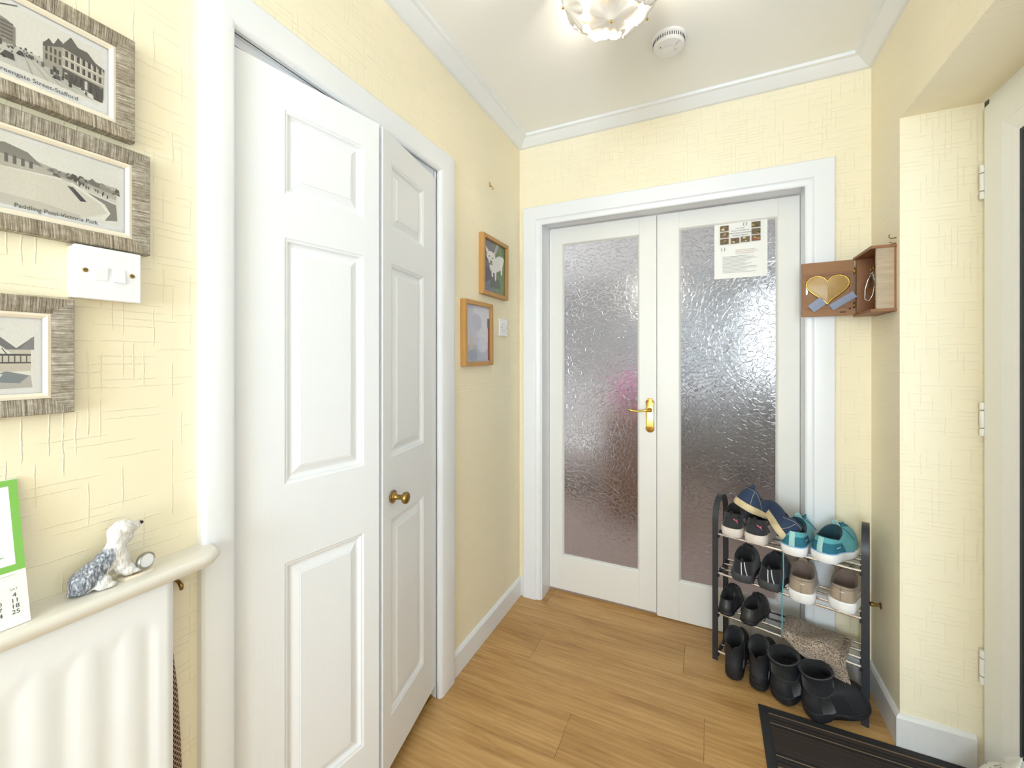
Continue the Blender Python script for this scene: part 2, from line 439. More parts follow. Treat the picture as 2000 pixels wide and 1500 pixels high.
# cornice with mitred corners
prof = [(0, 2.443), (.010, 2.443), (.016, 2.447), (.030, 2.456), (.046, 2.468), (.054, 2.4755), (.060, 2.476), (.066, 2.479), (.068, 2.484), (.068, ZC), (0, ZC)]
mb = MB(); mb.loft([[(XL+d, -2.5, z) for d, z in prof], [(XL+d, YB-d, z) for d, z in prof]])
struct(mb.build('trim_1', 'gloss_white', smooth='angle'), 'white cornice along the top of the picture wall', 'cornice')
mb = MB(); mb.loft([[(XL+d, YB-d, z) for d, z in prof], [(XR-d, YB-d, z) for d, z in prof]])
struct(mb.build('trim_2', 'gloss_white', smooth='angle'), 'white cornice above the glazed double doors', 'cornice')
mb = MB(); mb.loft([[(XR-d, YB-d, z) for d, z in prof], [(XR-d, -2.5, z) for d, z in prof]])
struct(mb.build('trim_3', 'gloss_white', smooth='angle'), 'white cornice over the front door recess', 'cornice')

# architraves (outer rectangle, legs run to the floor)
def surround(name, label, wall, loc, w, h, wid_prof, mat, sides=(1, 2, 3), lining=None):
    t = thing(name, label, 'door frame', on(wall, loc), kind='structure')
    for k in sides:
        ring = ring_side(wid_prof, w, h, k, 0, -.4)
        ring.v = [(x, max(y, 0), z) for x, y, z in ring.v]
        ring.build('architrave', mat, t, smooth='angle')
    if lining:
        x0, x1, y1, d0, d1 = lining; m = MB(); e = .022
        m.box(x0-e, x0, 0, y1+e, d1, d0); m.box(x1, x1+e, 0, y1+e, d1, d0); m.box(x0, x1, y1, y1+e, d1, d0)
        m.build('lining', mat, t)
    return t
# glazed double doors surround: outer X -.908 .. .467
W2, H2 = .467+.908, 2.113
pr2 = [(0, -.001), (0, .016), (.004, .0205), (.066, .0205), (.070, .0195), (.074, .0145), (.080, .0125), (.090, .012), (.096, .0105), (.100, .006), (.100, -.001)]
t4 = surround('trim_4', 'white gloss architrave around the glazed double doors', BACK, (-.908, YB, 0), W2, H2, pr2, 'gloss_white',
              lining=(.908-.803, .908+.371, 2.026, .002, -.128))
# folding door surround: outer Y .486 .. 1.408
pr1 = [(0, -.001), (0, .015), (.005, .020), (.060, .020), (.066, .018), (.068, .012), (.068, -.001)]
prR = [(0, -.001), (0, .015), (.005, .020), (.092, .020), (.098, .018), (.100, .012), (.100, -.001)]
t5 = thing('trim_5', 'white gloss architrave around the white folding door', 'door frame', on(LEFT, (XL, .486, 0)), kind='structure')
ow, oh = 1.408-.486, 2.100; lw, tw, rw = .066, .088, .102
def bar_arch(p):  # mitred U with different widths
    m = {}
    for k in ('l', 't', 'r'): m[k] = []
    for s_, z in p:
        m['l'].append([(s_*lw, 0, z), (s_*lw, oh-s_*tw, z)])
        m['t'].append([(s_*lw, oh-s_*tw, z), (ow-s_*rw, oh-s_*tw, z)])
        m['r'].append([(ow-s_*rw, oh-s_*tw, z), (ow-s_*rw, 0, z)])
    return m
pp = [(0, -.001), (0, .014), (.06, .0195), (.12, .021), (.84, .021), (.93, .019), (1.0, .012), (1.0, -.001)]
for k, rows in bar_arch(pp).items():
    MB().loft(rows, closed=False).build('architrave', 'gloss_white', t5, smooth='angle')
m = MB(); m.box(lw-.022, lw, 0, oh-tw+.02, -.10, .002); m.box(ow-rw, ow-rw+.022, 0, oh-tw+.02, -.10, .002); m.box(lw, ow-rw, oh-tw, oh-tw+.022, -.10, .002)
m.build('lining', 'gloss_white', t5)
m = MB(); m.box(lw+.01, ow-rw-.005, oh-tw-.018, oh-tw, -.040, -.012); m.box(lw+.01, ow-rw-.005, oh-tw-.024, oh-tw-.018, -.034, -.030)
m.build('door_track', 'gloss_white', t5)
m = MB(); m.box(lw, ow-rw, .0, .004, -.060, -.018)
m.build('threshold_strip', 'brass', t5)
# cupboard behind the folding door
mb = MB(); mb.box(-1.75, -1.72, .3, 1.6, 0, 2.6); mb.box(-1.75, XL-.1, .27, .30, 0, 2.6); mb.box(-1.75, XL-.1, 1.6, 1.63, 0, 2.6)
struct(mb.build('wall_cupboard', 'lounge_wall'), 'pale inner wall of the cupboard behind the folding door', 'wall')

# skirting boards
def skirt(name, label, p0, p1, nrm, h=.098, d0=0, d1=0, mat='scuffed_white'):
    """board along the floor from p0 to p1, thickness towards nrm; d0/d1 mitre amounts along the run"""
    th = .013; p0 = Vector(p0); p1 = Vector(p1); n = Vector(nrm); u = (p1-p0).normalized()
    pf = [(0, 0), (th, 0), (th, h-.012), (th*.55, h-.003), (0, h)]
    r0 = [tuple(p0+n*d+u*(d0*d/th)+Vector((0, 0, z))) for d, z in pf]; r1 = [tuple(p1+n*d+u*(d1*d/th)+Vector((0, 0, z))) for d, z in pf]
    return struct(MB().loft([r0, r1]).build(name, mat), label, 'skirting board')
skirt('baseboard_left', 'white skirting board between folding door and corner', (XL, 1.408, 0), (XL, YB, 0), (1, 0, 0), d1=-.013, mat='gloss_white')
skirt('baseboard_left_near', 'white skirting board under the radiator', (XL, -2.5, 0), (XL, .486, 0), (1, 0, 0), mat='gloss_white')
skirt('baseboard_back_left', 'short white skirting piece in the corner beside the double doors', (XL, YB, 0), (-.908, YB, 0), (0, -1, 0), d0=.013)
skirt('baseboard_back_right', 'scuffed white skirting piece behind the shoe rack', (.467, YB, 0), (XR, YB, 0), (0, -1, 0), d1=-.013, h=.105)
skirt('baseboard_right', 'scuffed white skirting board beside the shoe rack', (XR, YB, 0), (XR, 1.815, 0), (-1, 0, 0), d0=.013, d1=.013, h=.108)
skirt('baseboard_recess', 'chipped white skirting board in the front door recess', (XR, 1.8135, 0), (.768, 1.8135, 0), (0, -1, 0), d0=-.013, h=.108)
skirt('baseboard_right_near', 'white skirting board under the hall window', (XR, .68, 0), (XR, -2.5, 0), (-1, 0, 0))

# ------------------------------------------------------------------ folding door (two hinged leaves)
def fold_leaf(root, name, mtx, wd, px0, px1, z0, z1):
    lf = bpy.data.objects.new(name, None); COL.objects.link(lf); lf.matrix_world = mtx; lf.parent = root
    rows = [(.203, .806), (.995, 1.590), (1.695, 1.898)]
    m = MB(); T = -.035
    m.box(0, px0, z0, z1, T, 0); m.box(px1, wd, z0, z1, T, 0)
    ys = [z0]+[v for r in rows for v in r]+[z1]
    for k in range(0, len(ys), 2): m.box(px0, px1, ys[k], ys[k+1], T, 0)
    for a, b in rows: m.box(px0, px1, a, b, T, -.014)
    m.build('leaf_board', 'door_white', lf)
    for a, b in rows:
        pf = [(0, 0), (.004, -.0025), (.008, -.003), (.010, -.0065), (.014, -.0095), (.019, -.0100), (.024, -.0085), (.036, -.0040), (.039, -.0038), (.040, -.0022)]
        rr = [[(px0+d, a+d, z), (px1-d, a+d, z), (px1-d, b-d, z), (px0+d, b-d, z)] for d, z in pf]
        MB().loft(rr, cap0=False).build('panel', 'door_white', lf)
    return lf
A1 = math.radians(10.8); A2 = math.radians(11.2)
d1 = Vector((math.sin(A1), math.cos(A1), 0)); d2 = Vector((-math.sin(A2), math.cos(A2), 0))
door1 = thing('door_1', 'white panelled folding door, slightly open, with a brass knob', 'door', kind='structure', loc=(0, 0, 0))
fold_leaf(door1, 'door_leaf', basis(d1, (0, 0, 1), (d1.y, -d1.x, 0), (-.938, .556, 0)), .377, .110, .327, .052, 1.983)
o2 = Vector((-.938, 1.302, 0))-d2*.367
lf2 = fold_leaf(door1, 'door_leaf', basis(d2, (0, 0, 1), (d2.y, -d2.x, 0), o2), .367, .046, .266, .052, 1.983)
kn = MB(); kn.lathe([(.0, .002), (.0185, .002), (.0195, .004), (.0180, .006), (.0150, .0065), (.0135, .009), (.0100, .011), (.0085, .014), (.0075, .020), (.0075, .034),
                     (.0095, .037), (.0155, .039), (.0178, .043), (.0182, .048), (.0165, .052), (.0150, .0525), (.0140, .054), (.0070, .0565), (0.0002, .057)], 32, 'z', (.052, .873, 0))
kb = kn.build('door_knob', 'old_brass', lf2, smooth='angle')
rp = MB()
for k in range(30):
    a = 2*math.pi*k/30
    rp.sphere((.052+.0185*math.cos(a), .873+.0185*math.sin(a), .0045), .0019, 6)
rp.build('rope_rim', 'old_brass', kb, smooth=True)

# ------------------------------------------------------------------ glazed double doors
def glazed(name, label, x0, x1, z0, z1, gx0, gx1, gz0, gz1):
    t = thing(name, label, 'door', on(BACK, (x0, YD, 0)), kind='structure'); T = -.036; W_ = x1-x0
    a, b = gx0-x0, gx1-x0
    m = MB(); m.box(0, a, z0, z1, T, 0); m.box(b, W_, z0, z1, T, 0); m.box(a, b, z0, gz0, T, 0); m.box(a, b, gz1, z1, T, 0)
    m.build('door_frame', 'old_white', t, bevel=.0015)
    pf = [(0, -.001), (.003, -.003), (.007, -.010), (.009, -.012)]
    ring_all(pf, b, gz1, a, gz0).build('glazing_bead', 'old_white', t)
    m = MB(); m.box(a+.004, b-.004, gz0+.004, gz1-.004, -.018, -.013)
    m.build('glass_pane', 'leaf_glass', t)
    return t
door2 = glazed('door_2', 'narrow white glazed door with brass lever handle', -.8015, -.2305, .018, 2.018, -.727, -.315, .203, 1.931)
door3 = glazed('door_3', 'white glazed door behind the shoe rack with a notice taped up', -.2285, .3695, .005, 2.018, -.126, .288, .196, 1.938)
# lever handle on the left leaf
H = bpy.data.objects.new('lever_handle', None); COL.objects.link(H); H.parent = door2; H.location = (-.262+.8015, 1.008, 0)
pl = [(-.011, -.083), (0, -.086), (.011, -.083), (.019, -.075), (.0215, -.064), (.019, -.056), (.0195, .056), (.0215, .064), (.019, .074), (.011, .080), (.0105, .086), (0, .0875), (-.0105, .086), (-.011, .080), (-.019, .074), (-.0215, .064), (-.0195, .056), (-.019, -.056), (-.0215, -.064), (-.019, -.075)]
m = MB(); m.loft([[(x, y, .0) for x, y in pl], [(x, y, .003) for x, y in pl], [(x*.86, y*.96, .0052) for x, y in pl]]); m.build('back_plate', 'brass', H, smooth='angle')
m = MB(); m.lathe([(.0115, .004), (.0120, .008), (.0095, .011), (.0075, .020), (.0075, .042), (.0002, .044)], 20, 'z', (0, .028, 0))
m.tube([(0, .028, .036), (-.012, .029, .041), (-.035, .026, .042), (-.060, .023, .041), (-.080, .024, .042), (-.092, .029, .044), (-.098, .034, .045)],
       [.0060, .0058, .0050, .0052, .0062, .0068, .0040], 12); m.build('lever', 'brass', H, smooth=True)
for y in (.072, -.072):
    for x in (-.010, .010): MB().sphere((x, y, .005), .0032, 8, (1, 1, .5)).build('screw', 'old_brass', H, smooth=True)

# notice tucked behind the bead of the right leaf
N = thing('taped_notice', 'white printed leaflet with small food photos stuck on door glass', 'notice', on(BACK, (.139, YD+.0105, 1.805)))
m = MB(); pw, ph = .217, .262
rr = []
for k in range(13):
    y = ph/2-ph*k/12; row = []
    for i in range(7):
        x = -pw/2+pw*i/6; row.append((x, y, .0012+.0010*math.sin(k*.9+i*.5)+(.0025*(k/12)**4)))
    rr.append(row)
m.loft(rr, closed=False); m.build('sheet', 'paper', N, smooth=True)
m = MB(); zz = .0065
def rct(mb, x0, x1, y0, y1, z, c): mb.poly([(x0, y0), (x1, y0), (x1, y1), (x0, y1)], z, c)
rnd = random.Random(3)
for cx, cy in [(-.066, .105), (-.066, .074), (-.066, .043), (-.022, .043), (.020, .045), (.063, .108), (.063, .077), (.063, .046)]:
    rct(m, cx-.018, cx+.018, cy-.013, cy+.013, zz, (112, 92, 60))
    for k in range(5):
        ax, ay = cx+rnd.uniform(-.012, .012), cy+rnd.uniform(-.008, .008); s_ = rnd.uniform(.003, .006)
        rct(m, ax-s_, ax+s_, ay-s_*.7, ay+s_*.7, zz+.0001*(k+1), rnd.choice([(196, 160, 92), (150, 70, 52), (90, 96, 50), (222, 206, 160), (70, 58, 44)]))
for y in (-.002, -.010, -.018): rct(m, -.020, rnd.uniform(.05, .075), y-.0012, y+.0012, zz, (214, 196, 176))
for k in range(13):
    y = -.030-k*.0062; rct(m, -.074, rnd.uniform(.01, .078), y-.0007, y+.0007, zz, (168, 164, 162) if k else (110, 108, 110))
m.build('photos_and_print', 'print', N)
for sx in (-1, 1):
    text('logo_paren', '(' if sx < 0 else ')', .021, 'ink', N, -.071+.006*sx, .008, zz)
    text('logo_paren', '(' if sx < 0 else ')', .021, 'ink', N, .020+.006*sx, .117, zz)
for k, s_ in enumerate(('Sunday Luncheon', 'Homemade & freshly prepared', 'for takeaway or delivery', 'Call to order')):
    text('upside_down_line', s_, .0092-.0008*k, 'ink', N, -.002, .066+.011*k, zz, rot=math.pi)

# ------------------------------------------------------------------ front door in its recess (X .775)
FD = thing('door_4', 'white plastic front door at the edge of the view', 'door', on(RIGHT, (.792, 1.788, .048)), kind='structure')
fw, fh = 1.788-.845, 2.078-.048
pf = [(0, -.070), (0, .012), (.003, .015), (.090, .015), (.0915, .0135), (.093, .015), (.126, .008), (.140, .002)]
for k in range(4): ring_side(pf, fw, fh, k).build('sash_rail', 'upvc', FD)
ring_all([(.139, .0035), (.150, .0045), (.157, -.004)], fw, fh).build('gasket', 'gasket', FD)
m = MB(); m.box(.150, fw-.150, .150, fh-.150, -.030, -.005); m.build('door_pane', 'door_glass', FD)
m = MB(); m.box(.165, .30, .455, .505, -.004, .004); m.build('letter_plate', 'upvc', FD)
m = MB(); m.box(-.027, -.002, -.046, 2.055, -.065, .002); m.box(fw+.002, fw+.045, -.046, 2.055, -.065, .002); m.box(-.027, fw+.045, 2.034, 2.057, -.065, .002)
m.box(-.027, fw+.045, -.047, -.003, -.068, .004); m.build('outer_frame', 'upvc', FD)
for zc in (1.80, 1.06, .285):
    hg = MB(); 
    for y0, y1 in ((-.052, -.030), (-.026, .026), (.030, .052)): hg.lathe([(.0001, y0), (.0065, y0), (.0072, y0+.003), (.0072, y1-.003), (.0065, y1), (.0001, y1)], 14, 'y', (-.008, zc, .014))
    hg.build('hinge', 'upvc', FD, smooth='angle')
# hall window for daylight, and an added window behind the viewer for fill light
def window(name, label, mtx, wd, ht, mull=1):
    t = thing(name, label, 'window', mtx, kind='structure')
    ring_all([(0, -.05), (0, .015), (.055, .015), (.065, .0), (.065, -.05)], wd, ht).build('window_frame', 'upvc', t)
    m = MB()
    for k in range(1, mull+1): m.box(wd*k/(mull+1)-.03, wd*k/(mull+1)+.03, .06, ht-.06, -.045, .010)
    m.build('mullion', 'upvc', t)
    m = MB(); m.box(.06, wd-.06, .06, ht-.06, -.026, -.022); m.build('pane', 'window_pane', t)
    return t
window('window_1', 'hall window beside the front door', on(RIGHT, (.80, .678, .852)), 1.276, 1.251, 2)
window('window_2', 'tall window added behind the viewer for the fill light', basis((-1, 0, 0), (0, 0, 1), (0, 1, 0), (.498, -2.55, .552)), 1.296, 1.796, 1)

# ------------------------------------------------------------------ room beyond the glazed doors
mb = MB(); mb.box(-3.0, 2.1, YD+.02, 6.1, -.06, .0)
struct(mb.build('floor_lounge', 'carpet'), 'mauve brown carpet in the room behind the glass doors', 'floor')
mb = MB(); mb.box(-3.0, .45, 6.0, 6.1, 0, 2.5); mb.box(1.65, 2.1, 6.0, 6.1, 0, 2.5); mb.box(.45, 1.65, 6.0, 6.1, 0, 1.05); mb.box(.45, 1.65, 6.0, 6.1, 2.15, 2.5)
struct(mb.build('wall_lounge_far', 'lounge_wall'), 'grey far wall seen blurred through the glass doors', 'wall')
mb = MB(); mb.box(2.0, 2.1, YD+.02, 6.1, 0, 2.5); mb.box(XR+.3, 2.1, YB+.05, YB+.13, 0, 2.5)
struct(mb.build('wall_lounge_right', 'lounge_wall'), 'grey side wall of the room behind the glass doors', 'wall')
mb = MB(); mb.box(-3.0, -2.9, YD+.02, 3.5, 0, 2.5); mb.box(-3.0, -2.9, 5.3, 6.1, 0, 2.5); mb.box(-3.0, -2.9, 3.5, 5.3, 2.2, 2.5); mb.box(-3.0, XL-.1, YB+.05, YB+.13, 0, 2.5)
struct(mb.build('wall_lounge_left', 'lounge_wall'), 'grey wall of the room beyond, with an opening added for fill light', 'wall')
mb = MB(); mb.box(-3.0, 2.1, YB+.13, 6.1, 2.45, 2.55)
struct(mb.build('ceiling_lounge', 'ceiling'), 'white ceiling of the room behind the glass doors', 'ceiling')
window('window_3', 'bright window of the room beyond the glass doors', basis((1, 0, 0), (0, 0, 1), (0, -1, 0), (.452, 6.03, 1.052)), 1.196, 1.096, 1)
sf = thing('armchair', 'pale armchair blurred behind the left glass door', 'armchair', loc=(-1.36, 4.25, 0))
def cush(x0, x1, y0, y1, z0, z1, name, mat, par, bv=.05):
    return MB().box(x0, x1, y0, y1, z0, z1).build(name, mat, par, bevel=bv)
cush(-.42, .42, -.42, .40, .10, .44, 'seat', 'sofa', sf); cush(-.42, .42, .22, .46, .40, 1.02, 'backrest', 'sofa', sf, .08)
for sx in (-1, 1): cush(sx*.50-.10, sx*.50+.10, -.44, .46, .08, .64, 'arm', 'sofa', sf, .07)
for sx in (-1, 1):
    for sy in (-1, 1): cush(sx*.45-.03, sx*.45+.03, sy*.36-.03, sy*.36+.03, 0, .10, 'leg', 'tan', sf, .01)
m = MB(); m.sphere((0, 0, 0), .17, 20, (1, .55, 1)); pc = m.build('cushion', 'pink', smooth=True); pc.location = (-.55, 3.55, 1.00); tag(pc, 'pink cushion glowing through the patterned glass', 'cushion')
st = thing('side_table', 'tan wooden side cabinet behind the left glass door', 'cabinet', loc=(-.55, 3.55, 0))
cush(-.20, .20, -.20, .20, .05, .80, 'body', 'tan', st, .01); cush(-.23, .23, -.23, .23, .80, .83, 'top', 'tan', st, .01); cush(-.17, .17, -.16, .16, 0, .05, 'plinth', 'tan', st, .005)
cb = thing('sideboard', 'pale topped sideboard along the lounge wall', 'sideboard', loc=(.10, 5.0, 0))
cush(-.75, .80, -.22, .25, .06, .92, 'body', 'lounge_grey', cb, .01); cush(-.80, .85, -.27, .27, .92, 1.02, 'top', 'sofa', cb, .01); cush(-.70, .74, -.18, .2, 0, .06, 'plinth', 'lounge_grey', cb, .005)
for k in range(3): cush(-.70+k*.5, -.26+k*.5, -.235, -.22, .12, .86, 'cabinet_door', 'lounge_grey', cb, .005)

pd = thing('lounge_fill_lamp', 'pale pendant lamp added as fill light in the room beyond the doors', 'pendant lamp', loc=(-.37, 3.45, 0))  # added out of sight behind the door stiles to light armchair and carpet
m = MB(); m.tube([(0, 0, 2.45), (0, 0, 2.02)], .004, 8); m.build('flex', 'plastic', pd)
m = MB(); m.lathe([(.05, 2.06), (.06, 2.06), (.155, 1.84), (.150, 1.84), (.05, 2.055)], 28); m.build('lamp_shade', 'sofa', pd, smooth='angle')
m = MB(); m.sphere((0, 0, 1.93), .035, 14); m.build('bulb', 'bulb', pd, smooth=True)
pl_ = bpy.data.lights.new('lounge_fill_light', 'POINT'); pl_.energy = 13; pl_.color = (1.0, .95, .88); pl_.shadow_soft_size = .06
po = bpy.data.objects.new('lounge_fill_light', pl_); COL.objects.link(po); po.location = (-.37, 3.45, 1.86)
# ------------------------------------------------------------------ ceiling light and smoke alarm
LX, LY = -.243, 1.165
lamp = thing('ceiling_light', 'flower shaped frosted glass ceiling light with brass frame', 'ceiling light', loc=(LX, LY, 0))
m = MB(); m.lathe([(.0002, ZC), (.062, ZC), (.064, ZC-.006), (.055, ZC-.022), (.020, ZC-.030), (.010, ZC-.036), (.010, ZC-.09), (.0002, ZC-.09)], 28); m.build('ceiling_plate', 'brass', lamp, smooth='angle')
def flower(R, nm, mtx):
    m = MB(); rings = []; seg = 60
    for k in range(9):
        q = k/8; ring = []
        for i in range(seg):
            a = 2*math.pi*i/seg; pet = abs(math.cos(2.5*a)); ruff = 1+.03*math.sin(17*a)*q
            r = R*q*(1-(.30*(1-pet**.6))*q**2)*ruff
            z = .20*R*q*q+.05*R*math.sin(5*a)*q*q+.03*R*math.sin(15*a)*q**3-.10*R*math.exp(-(q*6)**2)
            ring.append((r*math.cos(a), r*math.sin(a), z))
        rings.append(ring if k else [(.002*math.cos(2*math.pi*i/seg), .002*math.sin(2*math.pi*i/seg), -.10*R) for i in range(seg)])
    back = [[(x*.98, y*.98, z+.004) for x, y, z in r] for r in reversed(rings)]
    m.loft(rings+back)
    o = m.build(nm, 'frosted', lamp, smooth=True); o.matrix_local = mtx
    mb2 = MB(); mb2.sphere((0, 0, -.10*R-.002), .0042, 10); s_ = mb2.build('brass_stud', 'brass', o, smooth=True)
    return o
zb = 2.250
flower(.072, 'glass_flower', Matrix.Translation((.0, .0, zb)) @ Matrix.Rotation(math.radians(18), 4, 'Z'))
for k in range(5):
    a = 2*math.pi*k/5+math.radians(52)
    flower(.076, 'glass_flower', Matrix.Translation((.126*math.cos(a), .126*math.sin(a), zb+.052)) @ Matrix.Rotation(a, 4, 'Z') @ Matrix.Rotation(math.radians(-62), 4, 'Y') @ Matrix.Rotation(math.radians(31*k), 4, 'Z'))
for k in range(5):
    a = 2*math.pi*(k+.5)/5+math.radians(52)
    flower(.062, 'glass_flower', Matrix.Translation((.146*math.cos(a), .146*math.sin(a), zb+.125)) @ Matrix.Rotation(a, 4, 'Z') @ Matrix.Rotation(math.radians(-86), 4, 'Y') @ Matrix.Rotation(math.radians(47*k), 4, 'Z'))
for k in range(5):
    a = 2*math.pi*k/5+math.radians(88)
    pts = [(.01*math.cos(a), .01*math.sin(a), ZC-.088), (.06*math.cos(a), .06*math.sin(a), ZC-.075), (.138*math.cos(a), .138*math.sin(a), 2.385), (.132*math.cos(a), .132*math.sin(a), 2.33), (.085*math.cos(a), .085*math.sin(a), 2.285), (.012*math.cos(a), .012*math.sin(a), 2.268)]
    MB().tube(pts, .0022, 8).build('brass_rib', 'brass', lamp, smooth=True)
m = MB(); m.sphere((0, 0, 2.345), .026, 18); m.lathe([(.0002, 2.36), (.013, 2.362), (.013, 2.402), (.0002, 2.402)], 14); m.build('bulb', 'bulb', lamp, smooth=True)
pl_ = bpy.data.lights.new('lamp_light', 'POINT'); pl_.energy = 18; pl_.color = (1.0, .90, .74); pl_.shadow_soft_size = .045
po = bpy.data.objects.new('lamp_light', pl_); COL.objects.link(po); po.location = (LX, LY, 2.335)

al = thing('smoke_alarm', 'round white smoke alarm on the ceiling', 'smoke alarm', loc=(-.130, 1.645, 0))
m = MB(); m.lathe([(.0002, ZC), (.060, ZC), (.060, ZC-.008), (.0555, ZC-.011), (.0555, ZC-.026), (.053, ZC-.030), (.049, ZC-.034), (.030, ZC-.0362), (.0002, ZC-.0365)], 48); m.build('alarm_body', 'plastic', al, smooth='angle')
for k in range(44):
    a = 2*math.pi*k/44; b = MB().box(-.0013, .0013, -.0006, .0012, ZC-.0245, ZC-.0125).build('vent_slot', 'dark', al) if k == 0 else None
    if k == 0: slot0 = b
    else:
        b = slot0.copy(); COL.objects.link(b); b.parent = al
    b.location = (.0553*math.cos(a), .0553*math.sin(a), 0); b.rotation_euler = (0, 0, a-math.pi/2)
m = MB(); m.lathe([(.018, ZC-.0362), (.0205, ZC-.0378), (.0185, ZC-.0385), (.0002, ZC-.0388)], 32, at=(-.005, .004, 0)); m.build('test_button', 'plastic', al, smooth='angle')
m = MB(); m.sphere((-.028, -.018, ZC-.0362), .0022, 8); m.build('indicator', 'dark', al, smooth=True)
for sp in ([(.022, -.010, ZC-.0372), (.038, -.026, ZC-.0362)], [(.018, .014, ZC-.0372), (.028, .012, ZC-.0366)]): MB().tube(sp, .0006, 6).build('seam', 'ink_grey', al)

# ------------------------------------------------------------------ left wall: framed old views
def old_picture(label, yc, zc, draw, title):
    t = thing('framed_print', label, 'picture', on(LEFT, (XL, yc, zc)), group='framed old town views')
    w_, h_ = .230, .180
    pf = [(0, 0), (0, .017), (.0015, .019), (.020, .0155), (.0235, .0145), (.0245, .012)]
    pf = [(d, z) for d, z in pf]
    for k in range(4):
        r = ring_side(pf, w_/2, h_/2, k, -w_/2, -h_/2); r.build('frame_rail', 'weave_h' if k in (0, 2) else 'weave_v', t)
    ring_all([(.0245, .0125), (.0285, .0135), (.0315, .011), (.033, .0095)], w_/2, h_/2, -w_/2, -h_/2).build('inner_slip', 'mount', t)
    m = MB(); iw, ih = w_-.066, h_-.066
    m.poly([(-iw/2-.002, -ih/2-.002), (iw/2+.002, -ih/2-.002), (iw/2+.002, ih/2+.002), (-iw/2-.002, ih/2+.002)], .0075, (226, 224, 224))
    cnt = [0]
    def P(pts, c):
        cnt[0] += 1
        m.poly([((x-.5)*iw, (y-.5)*ih) for x, y in pts], .0076+cnt[0]*.0000035, c)
    draw(P)
    m.build('print_sheet', 'print', t)
    text('title', title, .0092, 'ink', t, .0, -ih/2+.0075, .0085, sx=.92)
    m = MB(); m.box(-iw/2-.001, iw/2+.001, -ih/2-.001, ih/2+.001, .0090, .0098); m.build('glass', 'pane', t)
    return t
def q(x0, y0, x1, y1): return [(x0, y0), (x1, y0), (x1, y1), (x0, y1)]
def street(P):
    R_ = random.Random(11)
    P([(0, .08), (.93, .10), (.96, .5), (.95, .92), (.04, .95)], (222, 218, 210))
    P([(.0, .16), (.9, .14), (.52, .42), (.36, .44), (.05, .40)], (196, 192, 184))
    for k in range(60):                       # far crowd
        x = R_.uniform(.05, .62); y = .40+R_.uniform(-.10, .03)-.05*abs(x-.45); s_ = R_.uniform(.006, .016)
        P(q(x, y, x+s_, y+s_*2.2), R_.choice([(70, 64, 58), (110, 102, 94), (54, 50, 48), (150, 144, 134)]))
    P([(0, .35), (.25, .40), (.25, .98), (.16, 1.0), (0, 1.0)], (112, 104, 96))
    P([(.25, .40), (.36, .43), (.36, .66), (.31, .72), (.25, .74)], (138, 130, 120))
    P([(0, .30), (.28, .37), (.28, .44), (0, .55)], (70, 64, 60))
    for j in range(5):
        for i in range(5):
            x = .02+i*.047; y = .56+j*.085
            P(q(x, y, x+.022, y+.05), (64, 58, 56)); P(q(x+.026, y, x+.036, y+.05), (176, 168, 156))
    P([(.0, .62), (.30, .46), (.305, .475), (.0, .66)], (216, 210, 198))
    P([(.22, .84), (.37, .95), (.372, .965), (.22, .86)], (84, 78, 72))
    for j in range(5): P(q(.27, .47+j*.05, .345, .495+j*.05), (96, 88, 82))
    P([(.53, .36), (.66, .30), (.66, .78), (.60, .70), (.53, .66)], (158, 150, 138))
    P([(.66, .28), (.96, .20), (.97, .66), (.86, .70), (.66, .76)], (178, 170, 156))
    P([(.66, .74), (.72, .90), (.77, .80), (.84, .80), (.90, .70), (.97, .66), (.97, .62), (.66, .70)], (92, 86, 80))
    P([(.53, .64), (.57, .74), (.60, .68), (.63, .80), (.66, .76), (.66, .70), (.53, .60)], (86, 80, 76))
    for j in range(2):
        for i in range(4): P(q(.545+i*.03, .44+j*.11, .560+i*.03, .52+j*.11), (72, 66, 62))
    for j in range(2):
        for i in range(7):
            x = .68+i*.041; y = .46+j*.13-i*.004
            P(q(x, y, x+.020, y+.085), (64, 58, 56)); P(q(x+.022, y, x+.028, y+.09), (214, 208, 196))
        P([(.66, .44+j*.13), (.97, .415+j*.13), (.97, .430+j*.13), (.66, .455+j*.13)], (218, 212, 200))
    P([(.66, .28), (.96, .20), (.96, .38), (.66, .42)], (82, 76, 72))
    for i in range(8): P(q(.675+i*.036, .25+.0*i, .695+i*.036, .37), R_.choice([(204, 198, 186), (54, 50, 48), (150, 142, 130)]))
    P(q(.885, .16, .955, .36), (70, 64, 60))
    for k in range(26):                       # people and carts on the road
        x = R_.uniform(.50, .95); y = .32-.30*(x-.5)+R_.uniform(-.07, .03); s_ = .012+.012*R_.random()
        P(q(x, y, x+s_, y+s_*3.2), R_.choice([(48, 44, 44), (84, 78, 72), (60, 56, 52)]))
    for x, y, s_ in ((.17, .30, .06), (.31, .27, .045), (.39, .36, .03), (.45, .37, .025), (.62, .25, .03)):
        P([(x-s_, y-s_*.9), (x+s_, y-s_*.9), (x+s_*.8, y+s_*.9), (x-s_*.3, y+s_*1.1)], (62, 58, 56)); P(q(x-s_*.6, y-s_*1.1, x-s_*.2, y-s_*.3), (40, 38, 38))
    for k in range(5): P([(.40+k*.015, .40), (.46+k*.10, .14), (.468+k*.10, .14), (.404+k*.015, .40)], (164, 158, 150))
